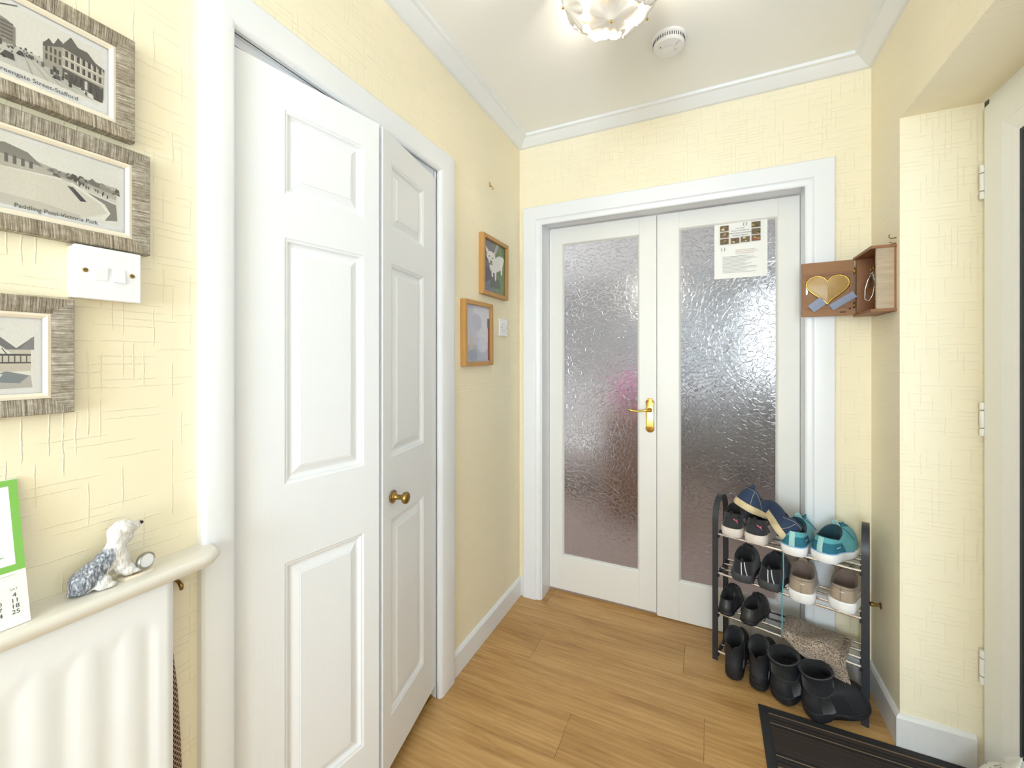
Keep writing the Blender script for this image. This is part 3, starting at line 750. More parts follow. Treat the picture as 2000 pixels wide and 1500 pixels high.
def pool(P):
    R_ = random.Random(5)
    P([(.02, .10), (.95, .08), (.96, .5), (.95, .95), (.03, .95)], (222, 220, 214))
    P([(.0, .06), (.62, .06), (.86, .24), (.80, .36), (.55, .56), (0, .52)], (212, 206, 194))
    P([(0, .52), (.5, .58), (.93, .44), (.94, .66), (.5, .68), (.28, .74), (0, .78)], (178, 172, 162))
    P([(0, .74), (.05, .84), (.10, .82), (.16, .85), (.30, .80), (.40, .66), (.12, .70), (0, .70)], (126, 122, 118))
    for i in range(7): P(q(.01+i*.05, .60, .032+i*.05, .74-.008*i), (86, 84, 86))
    for k in range(46):
        x = R_.uniform(.42, .95); y = .60-.10*(x-.42)+R_.uniform(0, .05); s_ = R_.uniform(.012, .03)
        P([(x-s_, y), (x+s_, y-.01), (x+s_*.7, y+s_*2), (x-s_*.4, y+s_*2.4)], R_.choice([(112, 108, 104), (88, 86, 82), (146, 142, 136), (74, 72, 70)]))
    P([(.70, .62), (.74, .70), (.79, .64), (.76, .60)], (118, 114, 110))
    P([(.56, .50), (.60, .50), (.70, .34), (.655, .325)], (66, 64, 74))
    P([(.57, .555), (.80, .36), (.86, .25), (.80, .16), (.72, .12), (.73, .105), (.83, .14), (.885, .25), (.83, .37), (.60, .56)], (232, 228, 218))
    P([(.885, .25), (.84, .37), (.70, .48), (.93, .40), (.94, .16), (.84, .13)], (134, 130, 124))
    P([(.70, .50), (.93, .42), (.93, .47), (.62, .58)], (210, 204, 194))
    for k in range(16):
        x = R_.uniform(.60, .86); y = .55-.25*(x-.6)+R_.uniform(-.03, .02); P(q(x, y, x+.010, y+.045), R_.choice([(60, 58, 60), (206, 202, 196), (96, 92, 90)]))
    P([(.0, .06), (.6, .055), (.66, .12), (.4, .18), (0, .20)], (196, 190, 180))
def house(P):
    P([(.02, .06), (.96, .06), (.95, .95), (.03, .95)], (224, 221, 216))
    P([(0, .05), (.94, .08), (.93, .24), (.5, .30), (0, .26)], (176, 172, 168))
    P([(.55, .28), (.93, .30), (.93, .58), (.55, .60)], (196, 188, 174))
    P([(.55, .58), (.69, .76), (.72, .78), (.84, .60), (.95, .76), (.95, .58)], (104, 102, 108))
    P([(.58, .52), (.70, .70), (.82, .52)], (224, 220, 212))
    for a, b in (((.62, .52), (.66, .62)), ((.66, .52), (.69, .66)), ((.70, .52), (.70, .69)), ((.74, .52), (.72, .65)), ((.78, .52), (.75, .60))):
        P([a, (a[0]+.008, a[1]), (b[0]+.008, b[1]), b], (66, 62, 64))
    P(q(.56, .50, .93, .525), (62, 58, 60)); P(q(.56, .40, .93, .42), (62, 58, 60))
    for i in range(10): P(q(.575+i*.036, .42, .583+i*.036, .50), (72, 68, 68))
    P(q(.655, .42, .735, .50), (70, 74, 86)); P(q(.66, .31, .69, .375), (60, 60, 68)); P(q(.715, .31, .745, .375), (60, 60, 68))
    P(q(.56, .70, .59, .84), (96, 94, 100)); P([(.53, .58), (.56, .72), (.59, .72), (.60, .58)], (84, 82, 88))
    P([(.86, .58), (.93, .74), (.95, .74), (.95, .58)], (120, 118, 124))
    P([(.6, .18), (.78, .30), (.92, .24), (.86, .14)], (120, 126, 134)); P([(.62, .20), (.70, .28), (.76, .26), (.72, .16)], (214, 216, 218))
    P([(.0, .30), (.55, .34), (.55, .66), (.3, .84), (0, .70)], (120, 114, 110))
    P([(.5, .22), (.62, .16), (.60, .34), (.52, .36)], (58, 52, 54))
    P([(.58, .70), (.76, .84), (.77, .86), (.60, .74)], (206, 200, 190))
old_picture('topmost framed old view of a busy street with carriages', .378-.115, 1.771, street, 'Greengate Street-Stafford')
old_picture('framed old view of a paddling pool, touching the light switch', .400-.115, 1.576, pool, 'Paddling Pool-Victoria Park')
old_picture('lowest framed old view showing a half-timbered house', .300-.115, 1.303, house, 'Old Mill')

sw = thing('light_switch', 'large white double rocker light switch below the framed prints', 'light switch', on(LEFT, (XL, .339, 1.439)))
m = MB(); m.box(-.042, .042, -.042, .042, -.001, .020); m.build('back_box', 'plastic_cream', sw, bevel=.002)
m = MB(); m.box(-.043, .043, -.043, .043, .020, .029); m.build('face_plate', 'plastic', sw, bevel=.002)
for k, x in enumerate((-.0105, .0125)):
    r = MB(); s_ = 1 if k else -1
    r.loft([[(x-.0078, -.0115, .028), (x+.0078, -.0115, .028), (x+.0078, .0115, .028), (x-.0078, .0115, .028)],
            [(x-.0075, -.0112, .0312+.0012*s_), (x+.0075, -.0112, .0312+.0012*s_), (x+.0075, .0112, .0312-.0012*s_), (x-.0075, .0112, .0312-.0012*s_)]]); r.build('rocker', 'plastic', sw)
for x in (-.030, .030):
    s_ = MB(); s_.lathe([(.0002, .0285), (.0036, .0285), (.0036, .0296), (.0028, .0302), (.0002, .0303)], 14, 'z', (x, .003, 0)); o = s_.build('screw', 'old_brass', sw)
    MB().box(x-.003, x+.003, .0025, .0035, .0300, .0304).build('slot', 'dark', o)

# radiator, its shelf, what stands on it
ra = thing('radiator', 'white panel radiator with pressed vertical flutes under the shelf', 'radiator', on(LEFT, (XL, -.62, .20)))
RW, RH = 1.04, .6955; dep = .056
NY = 150; flp = .0535; rows = []
zs = [0, .004, .012, .03, .05, .06, .07, .08]+[.08+(RH-.16)*k/6 for k in range(1, 6)]+[RH-.08, RH-.07, RH-.062, RH-.056, RH-.050, RH-.044, RH-.036, RH-.028, RH-.012, RH-.004, RH]
for y in zs:
    row = []
    for i in range(NY+1):
        x = RW*i/NY; d = dep
        u = ((RW-x-.036) % flp)/flp; edge = .016 < x < RW-.030
        tgt = max(0.0, math.sin(math.pi*min(1, max(0, (u-.14)/.72))))**.6 if edge else 0
        arch = max(0.0, min(1.0, (RH-.040-.022*(1-math.sin(math.pi*u))-y)/.016))*max(0.0, min(1.0, (y-.04)/.02))
        d = dep-.0026*(1-tgt)*arch*(1 if edge else 0)
        if x < .006: d -= .006*(1-x/.006)
        if x > RW-.006: d -= .006*(1-(RW-x)/.006)
        if y < .004 or y > RH-.003: d -= .004
        row.append((x, y, d))
    rows.append(row)
m = MB(); m.loft(rows, closed=False); m.build('front_panel', 'rad', ra, smooth=True)
m = MB(); m.box(.002, RW-.002, .004, RH-.002, .034, .050); m.build('back_panel', 'rad', ra)
for x in (.10, RW-.13): MB().box(x, x+.03, .05, RH-.05, .002, .034).build('wall_bracket', 'rad', ra)
m = MB(); m.tube([(RW-.03, .03, .042), (RW-.03, -.2, .042)], .0075, 10); m.build('pipe', 'rad', ra, smooth=True)
sh = thing('radiator_shelf', 'narrow off-white shelf with a rounded end above the radiator', 'shelf', on(LEFT, (XL, 0, .922)))
# outline in plan (x along the wall, z off it): rounded front corner at the far end
pts = [(-.70, 0), (.500, 0), (.506, .030), (.498, .056), (.482, .070), (.462, .076), (-.70, .076)]
def ins(pts, d):
    c = []
    for x, zz_ in pts: c.append((x-(d if x > .40 else 0)*(.9 if x > .49 else .45 if x > .47 else .1), zz_-(d if zz_ > .02 else 0)))
    return c
lv = [(-.024, .012), (-.022, .005), (-.016, .0012), (-.010, .0), (-.005, .0015), (-.001, .006), (0, .010)]
m = MB(); m.loft([[(x, y, zz_) for x, zz_ in ins(pts, d)] for y, d in lv]); m.build('shelf_board', 'shelf', sh, smooth='angle')
m = MB(); m.box(-.5, -.48, -.024-.03, -.024, 0, .03); m.build('support_bracket', 'shelf', sh)

cal = thing('desk_calendar', 'green bordered calendar leaning on the shelf', 'calendar', None)
cb_, ct = Vector((-.8815, 0, .9225)), Vector((-.934, 0, 1.120))
up = (ct-cb_); CH = up.length; up.normalize(); nn = Vector((0, 1, 0)).cross(up)
cal.matrix_world = basis((0, 1, 0), up, nn, (cb_.x, .242-.16, cb_.z))
m = MB(); m.box(0, .160, 0, CH, 0, .0022); m.build('page_block', 'paper', cal)
m = MB(); gz0, gz1 = .074, CH-.001
for x0, x1, y0, y1 in ((0, .160, gz0, gz0+.009), (0, .160, gz1-.009, gz1), (.151, .160, gz0+.009, gz1-.009), (0, .009, gz0+.009, gz1-.009)): rct(m, x0, x1, y0, y1, .0026, (128, 190, 84))
rct(m, .009, .151, gz0+.009, gz1-.009, .0025, (241, 242, 245))
def disc(mb, x, y, r, z, c): mb.poly([(x+r*math.cos(2*math.pi*k/20), y+r*math.sin(2*math.pi*k/20)) for k in range(20)], z, c)
disc(m, .114, .100, .0095, .0027, (230, 120, 70)); disc(m, .112, .103, .005, .0028, (240, 170, 120)); disc(m, .098, .098, .010, .0027, (214, 84, 60))
for a, b, c in ((.120, .095, (120, 160, 90)), (.124, .097, (150, 180, 120)), (.117, .091, (96, 140, 70)), (.129, .094, (170, 180, 160))): m.poly([(a, b-.002), (a+.013, b+.002), (a+.002, b+.004)], .0028, c)
rct(m, .09, .150, .069, .0697, .0026, (190, 196, 190))
m.build('printed_page', 'print', cal)
cols = [('SAT', ('4', '11', '18', '25')), ('FRI', ('3', '10', '17', '24')), ('THU', ('2', '9', '16', '23'))]
for k, (hd, ds) in enumerate(cols):
    x = .147-.016*k
    text('day_name', hd, .0046, 'ink_grey', cal, x, .0495, .0028)
    for j, s_ in enumerate(ds): text('date', s_, .0082, 'ink', cal, x, .0415-.0076*j, .0028)

# sheepdog ornament
dg = thing('sheepdog_ornament', 'grey and white sheepdog figurine with a small round dial on shelf', 'figurine', basis((0, 1, 0), (-1, 0, 0), (0, 0, 1), (-.902, .342, .9222)))
def dogfur():
    t = NT('painted_sheepdog_fur'); co = t.coord(); s3 = t.sep(co)
    nz = t.noise(t.mapping(co, (1, 1, .5)), 90.0, 3.0)
    mask = t.math('ADD', t.math('MULTIPLY', s3[0], -1.0), t.math('MULTIPLY', t.math('SUBTRACT', nz, .5), .016))   # towards the tail
    mask = t.math('ADD', mask, t.math('MULTIPLY', t.math('SUBTRACT', s3[2], .030), .28))
    mask = t.math('MULTIPLY', t.math('SUBTRACT', mask, .0065), 170.0, clamp=True)
    head = t.math('MULTIPLY', t.math('SUBTRACT', .064, s3[2]), 200.0, clamp=True)
    leg = t.math('MULTIPLY', t.math('SUBTRACT', t.math('ADD', s3[2], t.math('MULTIPLY', s3[0], -.9)), .034), 160.0, clamp=True)
    mask = t.math('MULTIPLY', t.math('MULTIPLY', mask, head), leg)
    st_ = t.noise(t.mapping(co, (120, 120, 30), rot=(0, .5, 0)), 3.0, 3.0, .6)
    grey = t.ramp(st_, [(.36, lin((78, 82, 94))), (.52, lin((136, 140, 150))), (.66, lin((206, 208, 212)))])
    wht = t.ramp(st_, [(.32, lin((206, 200, 196))), (.55, lin((238, 235, 232))), (.7, lin((246, 244, 242)))])
    t.l(t.mix(mask, wht, grey), t.b.inputs['Base Color']); t.b.inputs['Roughness'].default_value = .5
    t.bump(st_, .7, .002); return t.m
mt['dogfur'] = dogfur()
m = MB()
for x, y, z, r, sc_ in [(-.036, 0, .020, .0195, (1, .95, 1.05)), (-.040, 0, .010, .0140, (1, 1, .7)), (-.024, 0, .030, .0185, (1, .9, 1)), (-.010, 0, .040, .0175, (1, .9, 1.05)), (.000, 0, .050, .0165, (1, .9, 1.1)),
                        (.004, 0, .062, .0140, (1, .95, 1)), (.007, 0, .074, .0150, (1, .95, 1)), (.012, 0, .087, .0150, (1.1, 1, 1)), (.021, 0, .085, .0115, (1.1, .95, .95)), (.028, 0, .086, .0085, (1.1, .9, .9)),
                        (.016, 0, .072, .0110, (1, .9, 1.2)), (.002, -.010, .080, .0085, (.9, .6, 1.6)), (.002, .010, .080, .0085, (.9, .6, 1.6)), (.006, 0, .040, .0150, (1, .95, 1.2)),
                        (.010, 0, .026, .0130, (1, 1, 1.2)), (.018, -.006, .016, .0095, (1.2, .9, 1.1)), (.018, .006, .016, .0095, (1.2, .9, 1.1)), (.028, -.007, .012, .0075, (1.5, .9, .8)), (.028, .007, .012, .0075, (1.5, .9, .8)), (.040, -.005, .015, .006, (1.2, .9, .8)),
                        (-.018, -.013, .012, .0115, (1, .6, 1.1)), (-.010, -.015, .0055, .0062, (1.5, .9, .8)), (-.018, .013, .012, .0115, (1, .6, 1.1)), (-.048, 0, .007, .007, (1.3, 1, .8))]:
    m.sphere((x, y, z), r, 16, sc_)
body = m.build('dog_body', 'dogfur', dg, smooth=True)
md = body.modifiers.new('remesh', 'REMESH'); md.mode = 'VOXEL'; md.voxel_size = .0016; md.use_smooth_shade = True
md = body.modifiers.new('smooth', 'SMOOTH'); md.iterations = 4; md.factor = .5
m = MB(); m.sphere((.0375, 0, .0885), .0034, 10, (1, 1.2, .9)); m.build('nose', 'black_plastic', dg, smooth=True)
m = MB(); pl2 = [(.010, -.014), (.030, -.016), (.050, -.012), (.056, 0), (.050, .012), (.030, .015), (.010, .014), (.004, 0)]
m.loft([[(x, y, 0) for x, y in pl2], [(x, y, .003) for x, y in pl2], [(x*.98, y*.9, .0048) for x, y in pl2]]); m.build('base', 'mount', dg, smooth='angle')
dl = bpy.data.objects.new('dial', None); COL.objects.link(dl); dl.parent = dg; dl.location = (.040, -.012, .0225); dl.rotation_euler = (math.radians(82), math.radians(0), math.radians(12))
m = MB(); m.lathe([(.0002, -.006), (.0130, -.006), (.0140, -.003), (.0140, .001), (.0128, .003), (.0112, .0022), (.0110, .001)], 28); m.build('rim', 'steel', dl, smooth='angle')
m = MB(); m.lathe([(.0002, .0008), (.0112, .0008), (.0112, .0014), (.0002, .0016)], 28); m.build('dial_face', 'plastic', dl)
m = MB(); m.sphere((.026, -.006, .008), .0055, 12, (1.4, 1, .7)); m.build('bowl', 'box_wood', dg, smooth=True)

# brown plaited strap hanging behind the radiator
def plait():
    t = NT('plaited_brown_leather'); s3 = t.sep(t.coord())
    a = t.math('SINE', t.math('ADD', t.math('MULTIPLY', s3[2], 620), t.math('MULTIPLY', s3[1], 900)))
    b = t.math('SINE', t.math('SUBTRACT', t.math('MULTIPLY', s3[2], 620), t.math('MULTIPLY', s3[1], 900)))
    h = t.math('MAXIMUM', a, b)
    t.l(t.ramp(t.math('ADD', t.math('MULTIPLY', h, .5), .5), [(.2, lin((58, 38, 28))), (.7, lin((134, 92, 66))), (1, lin((206, 178, 150)))]), t.b.inputs['Base Color'])
    t.b.inputs['Roughness'].default_value = .5; t.bump(h, .8, .003); return t.m
mt['plait'] = plait()
m = MB(); rr = []
for z, wd_ in ((.79, .0025), (.76, .004), (.72, .006), (.66, .009), (.60, .0105), (.56, .0115), (.50, .0125), (.30, .013)):
    rr.append([(XL+.010+.006*math.cos(a), .4365+wd_*(1+math.sin(a)*1.0)-.008, z) for a in [2*math.pi*k/14 for k in range(14)]])
m.loft(rr); tag(m.build('plaited_strap', 'plait', smooth=True), 'brown plaited strap hanging behind the radiator end', 'strap')
m = MB(); m.tube([(XL, .448, .868), (XL+.012, .448, .866), (XL+.018, .449, .860), (XL+.016, .450, .852)], [.003, .0035, .004, .003], 8)
tag(m.build('cup_hook', 'old_brass', smooth=True), 'small brass cup hook under the shelf end', 'hook')

# small oak frames, switch and hook near the corner
def oak_frame(label, y0, y1, z0, z1, tilt, draw, gloss):
    w_, h_ = y1-y0, z1-z0
    mtx = on(LEFT, (XL, (y0+y1)/2, (z0+z1)/2)) @ Matrix.Rotation(tilt, 4, 'Z')
    t = thing('oak_photo_frame', label, 'photo frame', mtx, group='oak photo frames')
    pf = [(0, 0), (0, .024), (.001, .025), (.017, .025), (.018, .024), (.018, .012)]
    for k in range(4): ring_side(pf, w_/2, h_/2, k, -w_/2, -h_/2).build('frame_rail', 'oak', t)
    m = MB(); iw, ih = w_-.036, h_-.036; n = [0]
    m.poly([(-iw/2, -ih/2), (iw/2, -ih/2), (iw/2, ih/2), (-iw/2, ih/2)], .0125, (150, 146, 150))
    def P(pts, c):
        n[0] += 1; m.poly([((x-.5)*iw, (y-.5)*ih) for x, y in pts], .0126+n[0]*.00001, c)
    draw(P); m.build('photo', 'print', t)
    m = MB(); m.box(-iw/2, iw/2, -ih/2, ih/2, .0150, .0160); m.build('glass', 'pane', t)
def E_(cx, cy, rx, ry, rot=0, n=18):
    return [(cx+rx*math.cos(2*math.pi*k/n)*math.cos(rot)-ry*math.sin(2*math.pi*k/n)*math.sin(rot), cy+rx*math.cos(2*math.pi*k/n)*math.sin(rot)+ry*math.sin(2*math.pi*k/n)*math.cos(rot)) for k in range(n)]
def dogphoto(P):
    P(q(0, 0, 1, 1), (120, 112, 124)); P([(.45, 1), (1, 1), (1, 0), (.45, 0), (.62, .45)], (112, 134, 84)); P([(.60, 1), (.70, 1), (.40, .55), (.10, .0), (0, .0), (.0, .1)], (176, 176, 190))
    P([(0, .75), (.5, .85), (.42, .62), (0, .58)], (92, 84, 96)); P([(.0, 0), (.5, 0), (.45, .35), (.1, .40)], (120, 126, 142)); P([(.75, 1), (1, 1), (1, .7)], (84, 110, 58))
    P([(.0, .42), (.25, .50), (.40, .30), (.0, .10)], (104, 92, 104)); P([(.35, .30), (.70, .30), (.80, .12), (.3, .1)], (98, 106, 96))
    W_ = (244, 242, 238)
    P(E_(.68, .62, .26, .145, .45), W_); P(E_(.45, .52, .17, .12), W_); P(E_(.88, .74, .07, .05), W_); P([(.36, .50), (.44, .50), (.43, .32), (.37, .32)], W_); P([(.50, .48), (.60, .48), (.57, .26), (.52, .26)], W_)
    P([(.78, .60), (.88, .64), (.86, .42), (.80, .42)], W_); P(E_(.34, .70, .20, .105), W_); P([(.14, .74), (.10, .86), (.24, .80)], W_); P([(.44, .80), (.52, .84), (.52, .72)], (226, 206, 206))
    P(E_(.34, .60, .11, .06), (232, 228, 222)); P(E_(.345, .595, .035, .022), (52, 46, 46)); P(E_(.26, .695, .022, .014), (40, 36, 36)); P(E_(.42, .685, .022, .014), (40, 36, 36)); P(E_(.34, .555, .07, .018), (150, 136, 130))
def glarephoto(P):  # pale photo with the window's reflection painted into its lilac tones
    P(q(0, 0, 1, 1), (206, 206, 222)); P(q(0, 0, 1, .30), (188, 190, 206)); P([(.3, 1), (1, 1), (1, .35), (.5, .45)], (224, 222, 232)); P([(.18, .2), (.30, .2), (.28, .48), (.22, .48)], (222, 196, 180))
    P(E_(.45, .70, .22, .16), (196, 196, 214)); P(E_(.30, .12, .20, .10), (164, 170, 190)); P(E_(.70, .30, .22, .14), (216, 214, 226)); P(q(.93, .02, 1, .62), (150, 66, 62)); P(q(.9, .62, 1, .8), (110, 100, 110))
oak_frame('upper oak frame with a photo of a white dog', 1.628, 1.888, 1.590, 1.868, math.radians(-.5), dogphoto, 0)
oak_frame('lower oak frame with a pale photo, window reflection painted in', 1.474, 1.724, 1.265, 1.549, math.radians(.5), glarephoto, 0)
s2 = thing('fused_switch', 'small white fused switch plate beside the corner', 'light switch', on(LEFT, (XL, 1.866, 1.452)))
m = MB(); m.box(-.043, .043, -.043, .043, 0, .009); m.build('face_plate', 'plastic', s2, bevel=.002)
m = MB(); m.box(-.012, .012, -.016, .016, .009, .012); m.build('rocker', 'plastic', s2, bevel=.001)
m = MB(); ring_all([(0, .0092), (.002, .0094)], .013, .017, -.013, -.017).build('rocker_gap', 'dark', s2)
for x in (-.030, .030): MB().lathe([(.0002, .0088), (.003, .0088), (.003, .0096), (.0002, .0098)], 12, 'z', (x, 0, 0)).build('screw', 'steel', s2)
m = MB(); m.sphere((XL+.001, 1.734, 2.125), .010, 10, (.25, .6, 1.2)); m.tube([(XL+.001, 1.734, 2.120), (XL+.012, 1.734, 2.112), (XL+.017, 1.735, 2.104), (XL+.013, 1.736, 2.098)], .0026, 8)
tag(m.build('picture_hook', 'brass', smooth=True), 'tiny brass picture hook above the oak frames', 'hook')

# ------------------------------------------------------------------ wooden key cabinet on the right wall
kc = thing('key_cabinet', 'open wooden key cabinet with its lid swung out', 'cabinet', on(RIGHT, (XR, 2.030, 1.460)))
# local: x towards the viewer (-Y), y up, z off the wall
KW, KH, KD = .190, .230, .058
m = MB(); m.box(0, KW, 0, KH, 0, .006); m.build('back_board', 'box_wood', kc)
m = MB(); m.box(-.004, KW+.004, KH-.010, KH, 0, KD+.012); m.build('top_board', 'box_wood', kc, bevel=.001)
m = MB(); m.box(-.004, KW+.004, 0, .010, 0, KD+.012); m.build('bottom_board', 'box_wood', kc, bevel=.001)
m = MB(); m.box(KW-.010, KW, .010, KH-.010, .006, KD-.004); m.build('side_board', 'pale_wood', kc)
m = MB(); m.box(0, .010, .010, KH-.010, .006, KD+.004); m.build('side_board', 'box_wood', kc)
for x in (.030, .060, .095, .140):
    m = MB(); m.tube([(x, .185, .006), (x, .184, .020), (x, .177, .026), (x, .170, .024), (x, .170, .018)], .0017, 7); m.build('key_hook', 'brass', kc, smooth=True)
# lid hinged on the far side, swung out square to the wall
LD = bpy.data.objects.new('lid', None); COL.objects.link(LD); LD.parent = kc
LD.matrix_local = basis((0, 0, 1), (0, 1, 0), (-1, 0, 0), (.012, 0, KD+.012)) @ Matrix.Rotation(math.radians(-3), 4, 'Y')
# lid local: x away from the wall, y up, z = away from the viewer (inside face is -z)
lw_, lh_ = .168, .216; y0_ = .006
m = MB(); m.box(0, lw_, y0_, y0_+lh_, 0, .012); m.build('lid_board', 'lid_wood', LD, bevel=.001)
m = MB(); ring_all([(.0, -.0), (.0, -.0035), (.010, -.0035), (.010, 0)], lw_-.004, y0_+lh_*.80, .004, y0_+.03).build('heart_recess_rim', 'box_wood', LD)
hp = []
for k in range(40):
    a = 2*math.pi*k/40; hx = 16*math.sin(a)**3; hy = 13*math.cos(a)-5*math.cos(2*a)-2*math.cos(3*a)-math.cos(4*a)
    hp.append((lw_*.50+hx*.0043, y0_+.112+hy*.0040))
m = MB(); m.loft([[(x, y, 0) for x, y in hp], [(x, y, -.006) for x, y in hp], [(lw_*.5+(x-lw_*.5)*.94, y0_+.112+(y-y0_-.112)*.94, -.0075) for x, y in hp]], cap0=False)
amb = M('amber_heart_panel', (180, 146, 88), .35, var=(14, .22, I3), bump=(60, .15, .001, I3)); mt['amber'] = amb
hh = m.build('heart_panel', 'amber', LD, smooth='angle')
m = MB(); m.tube([(x, y, -.0045) for x, y in hp], .0028, 8, closed=True); m.build('gold_edging', 'brass', hh, smooth=True)
tp = M('grey_cloth_tape', (142, 150, 172), .7, var=(80, .10, I3), bump=(200, .2, .0005, I3)); mt['tape'] = tp
def tape(cx, cy, ln, wd_, ang, fold):
    m = MB(); rows = []
    for i in range(7):
        f = i/6-.5; row = []
        for j in range(5):
            g = j/4-.5; zz_ = -.0085-.0025*math.exp(-((g-fold)*7)**2)-.002*abs(f)
            row.append((cx+ln*f*math.cos(ang)-wd_*g*math.sin(ang), cy+ln*f*math.sin(ang)+wd_*g*math.cos(ang), zz_))
        rows.append(row)
    m.loft(rows, closed=False); m.build('cloth_tape', 'tape', LD, smooth=True)
tape(.118, .052, .052, .034, math.radians(-40+90+90), .0); tape(.036, .062, .088, .026, math.radians(36+90+0-90+110), .1)
m = MB(); m.loft([[(lw_-.016+.0048*math.cos(a), y0_+.108+.020*math.copysign(abs(math.sin(a))**.5, math.sin(a)), z) for a in [2*math.pi*k/20 for k in range(20)]] for z in (0, -.0022)]); m.build('catch_plate', 'chrome', LD, smooth='angle')
m = MB(); m.box(.010, .016, y0_+.024, y0_+.028, -.004, 0); m.box(.026, .044, y0_+.012, y0_+.015, -.003, 0); m.build('pull_slot', 'dark', LD)
for y in (y0_+.172, y0_+.038): 
    m = MB(); m.tube([(0, y-.012, -.002), (0, y+.012, -.002)], .003, 8); m.build('hinge', 'brass' if y > .1 else 'old_brass', LD, smooth=True)
# keys hanging inside: each bunch is a thing of its own
def key_bunch(label, x, kinds, seed):
    r = random.Random(seed); t = thing('key_bunch', label, 'keys', on(RIGHT, (XR-.024, 2.030-x, 1.460+.170)), group='keys hanging in the cabinet')
    m = MB(); m.tube([(.011*math.sin(a), -.010+.011*math.cos(a), .002*math.sin(a)) for a in [2*math.pi*k/18 for k in range(18)]], .0009, 6, closed=True); m.build('split_ring', 'steel', t, smooth=True)
    for k, kd in enumerate(kinds):
        a = r.uniform(-.35, .35)+.18*(k-len(kinds)/2); mm = MB(); z = .003*k
        mm.loft([[(.0095*math.cos(b), -.010+.0085*math.sin(b), z0) for b in [2*math.pi*i/16 for i in range(16)]] for z0 in (z, z+.0018)])
        mm.box(-.003, .003, -.052, -.017, z, z+.0018)
        for j in range(5): mm.box(.003, .0044, -.050+j*.006, -.047+j*.006, z, z+.0018)
        o = mm.build('key', kd, t); o.location = (0, -.016, 0); o.rotation_euler = (0, 0, a)
    return t
key_bunch('bunch of steel keys nearest the cabinet hinge', .030, ('steel', 'chrome', 'brass'), 1)
key_bunch('bunch of keys with a long silver loop in the cabinet', .060, ('chrome', 'steel'), 2)
key_bunch('brass keys deep inside the cabinet behind the pale side board', .095, ('brass', 'old_brass', 'steel'), 3)
m = MB(); kx, ky, kz = XR-.030, 2.030-.070, 1.460+.160
m.tube([(kx, ky, kz), (kx-.012, ky+.006, kz-.030), (kx-.020, ky+.008, kz-.065), (kx-.020, ky+.008, kz-.100), (kx-.010, ky, kz-.110), (kx, ky-.004, kz-.085), (kx+.006, ky-.004, kz-.04)], .0022, 8, closed=True)
tag(m.build('keyring_loop', 'chrome', smooth=True), 'long polished silver key loop in the open cabinet', 'key ring')
m = MB(); m.tube([(XR, 1.842, 1.712), (XR-.014, 1.842, 1.710), (XR-.020, 1.842, 1.716), (XR-.018, 1.842, 1.724)], .0018, 7)
tag(m.build('wire_hook', 'old_brass', smooth=True), 'upper thin wire hook above the key cabinet', 'hook')
m = MB(); m.tube([(XR, 1.846, 1.694), (XR-.010, 1.846, 1.694), (XR-.016, 1.848, 1.700)], .0016, 7)
tag(m.build('wire_hook', 'old_brass', smooth=True), 'lower thin wire hook touching the key cabinet top', 'hook')

# ------------------------------------------------------------------ shoe rack
RA = Vector((.961, -.2765, 0)).normalized(); RB = Vector((.2765, .961, 0)).normalized(); RO = Vector((.031, 1.988, 0))
def rk(a, b, z=0): return RO+RA*a+RB*b+Vector((0, 0, z))
rack = thing('shoe_rack', 'black metal four-tier shoe rack with chrome bars', 'shoe rack', basis(RA, RB, (0, 0, 1), RO))
RWD, RDP = .492, .165; TIER = (.040, .207, .378, .546)
def strip(path, wd, th, x):
    """flat bar swept along a path in the (b, z) plane; wd across (local x), th in the plane"""
    m = MB(); rings = []; n = len(path)
    for i in range(n):
        b0, z0 = path[max(i-1, 0)]; b1, z1 = path[min(i+1, n-1)]; d = math.hypot(b1-b0, z1-z0); nb, nz = -(z1-z0)/d, (b1-b0)/d
        b, z = path[i]
        rings.append([(x-wd/2, b+nb*th/2, z+nz*th/2), (x+wd/2, b+nb*th/2, z+nz*th/2), (x+wd/2, b-nb*th/2, z-nz*th/2), (x-wd/2, b-nb*th/2, z-nz*th/2)])
    return m.loft(rings)
arc = [(0, 0), (0, .30), (0, .59)]+[(RDP/2-RDP/2*math.cos(math.pi*k/14), .600+.088*math.sin(math.pi*k/14)) for k in range(15)]+[(RDP, .59), (RDP, .30), (RDP, 0)]
for x in (0, RWD):
    strip(arc, .022, .007, x).build('end_frame', 'black_steel', rack, smooth='angle')
for tz in TIER:
    for x, s_ in ((.009, 1), (RWD-.009, -1)):
        m = MB(); m.box(x-.004, x+.004, -.004, RDP+.004, tz-.017, tz-.006)
        for k in range(4):
            b = .004+k*(RDP-.008)/3; m.box(x-.006, x+.006, b-.007, b+.007, tz-.019, tz-.0085+.004)
        m.build('bar_bracket', 'black_plastic', rack)
    for k in range(4):
        b = .004+k*(RDP-.008)/3
        m = MB(); m.tube([(.010, b, tz-.0045), (RWD-.010, b, tz-.0045)], .0048, 10); m.build('bar', 'chrome', rack, smooth='angle')

m = MB(); m.lathe([(.0002, 0), (.012, 0), (.012, .003), (.0055, .005), (.0055, .020), (.0085, .022), (.0085, .032), (.0002, .034)], 16, 'z'); o = m.build('wall_peg', 'old_brass', smooth='angle')
o.matrix_world = on(RIGHT, (XR, 1.979, 0.376)); tag(o, 'small dull brass peg on the wall behind the rack post', 'peg')

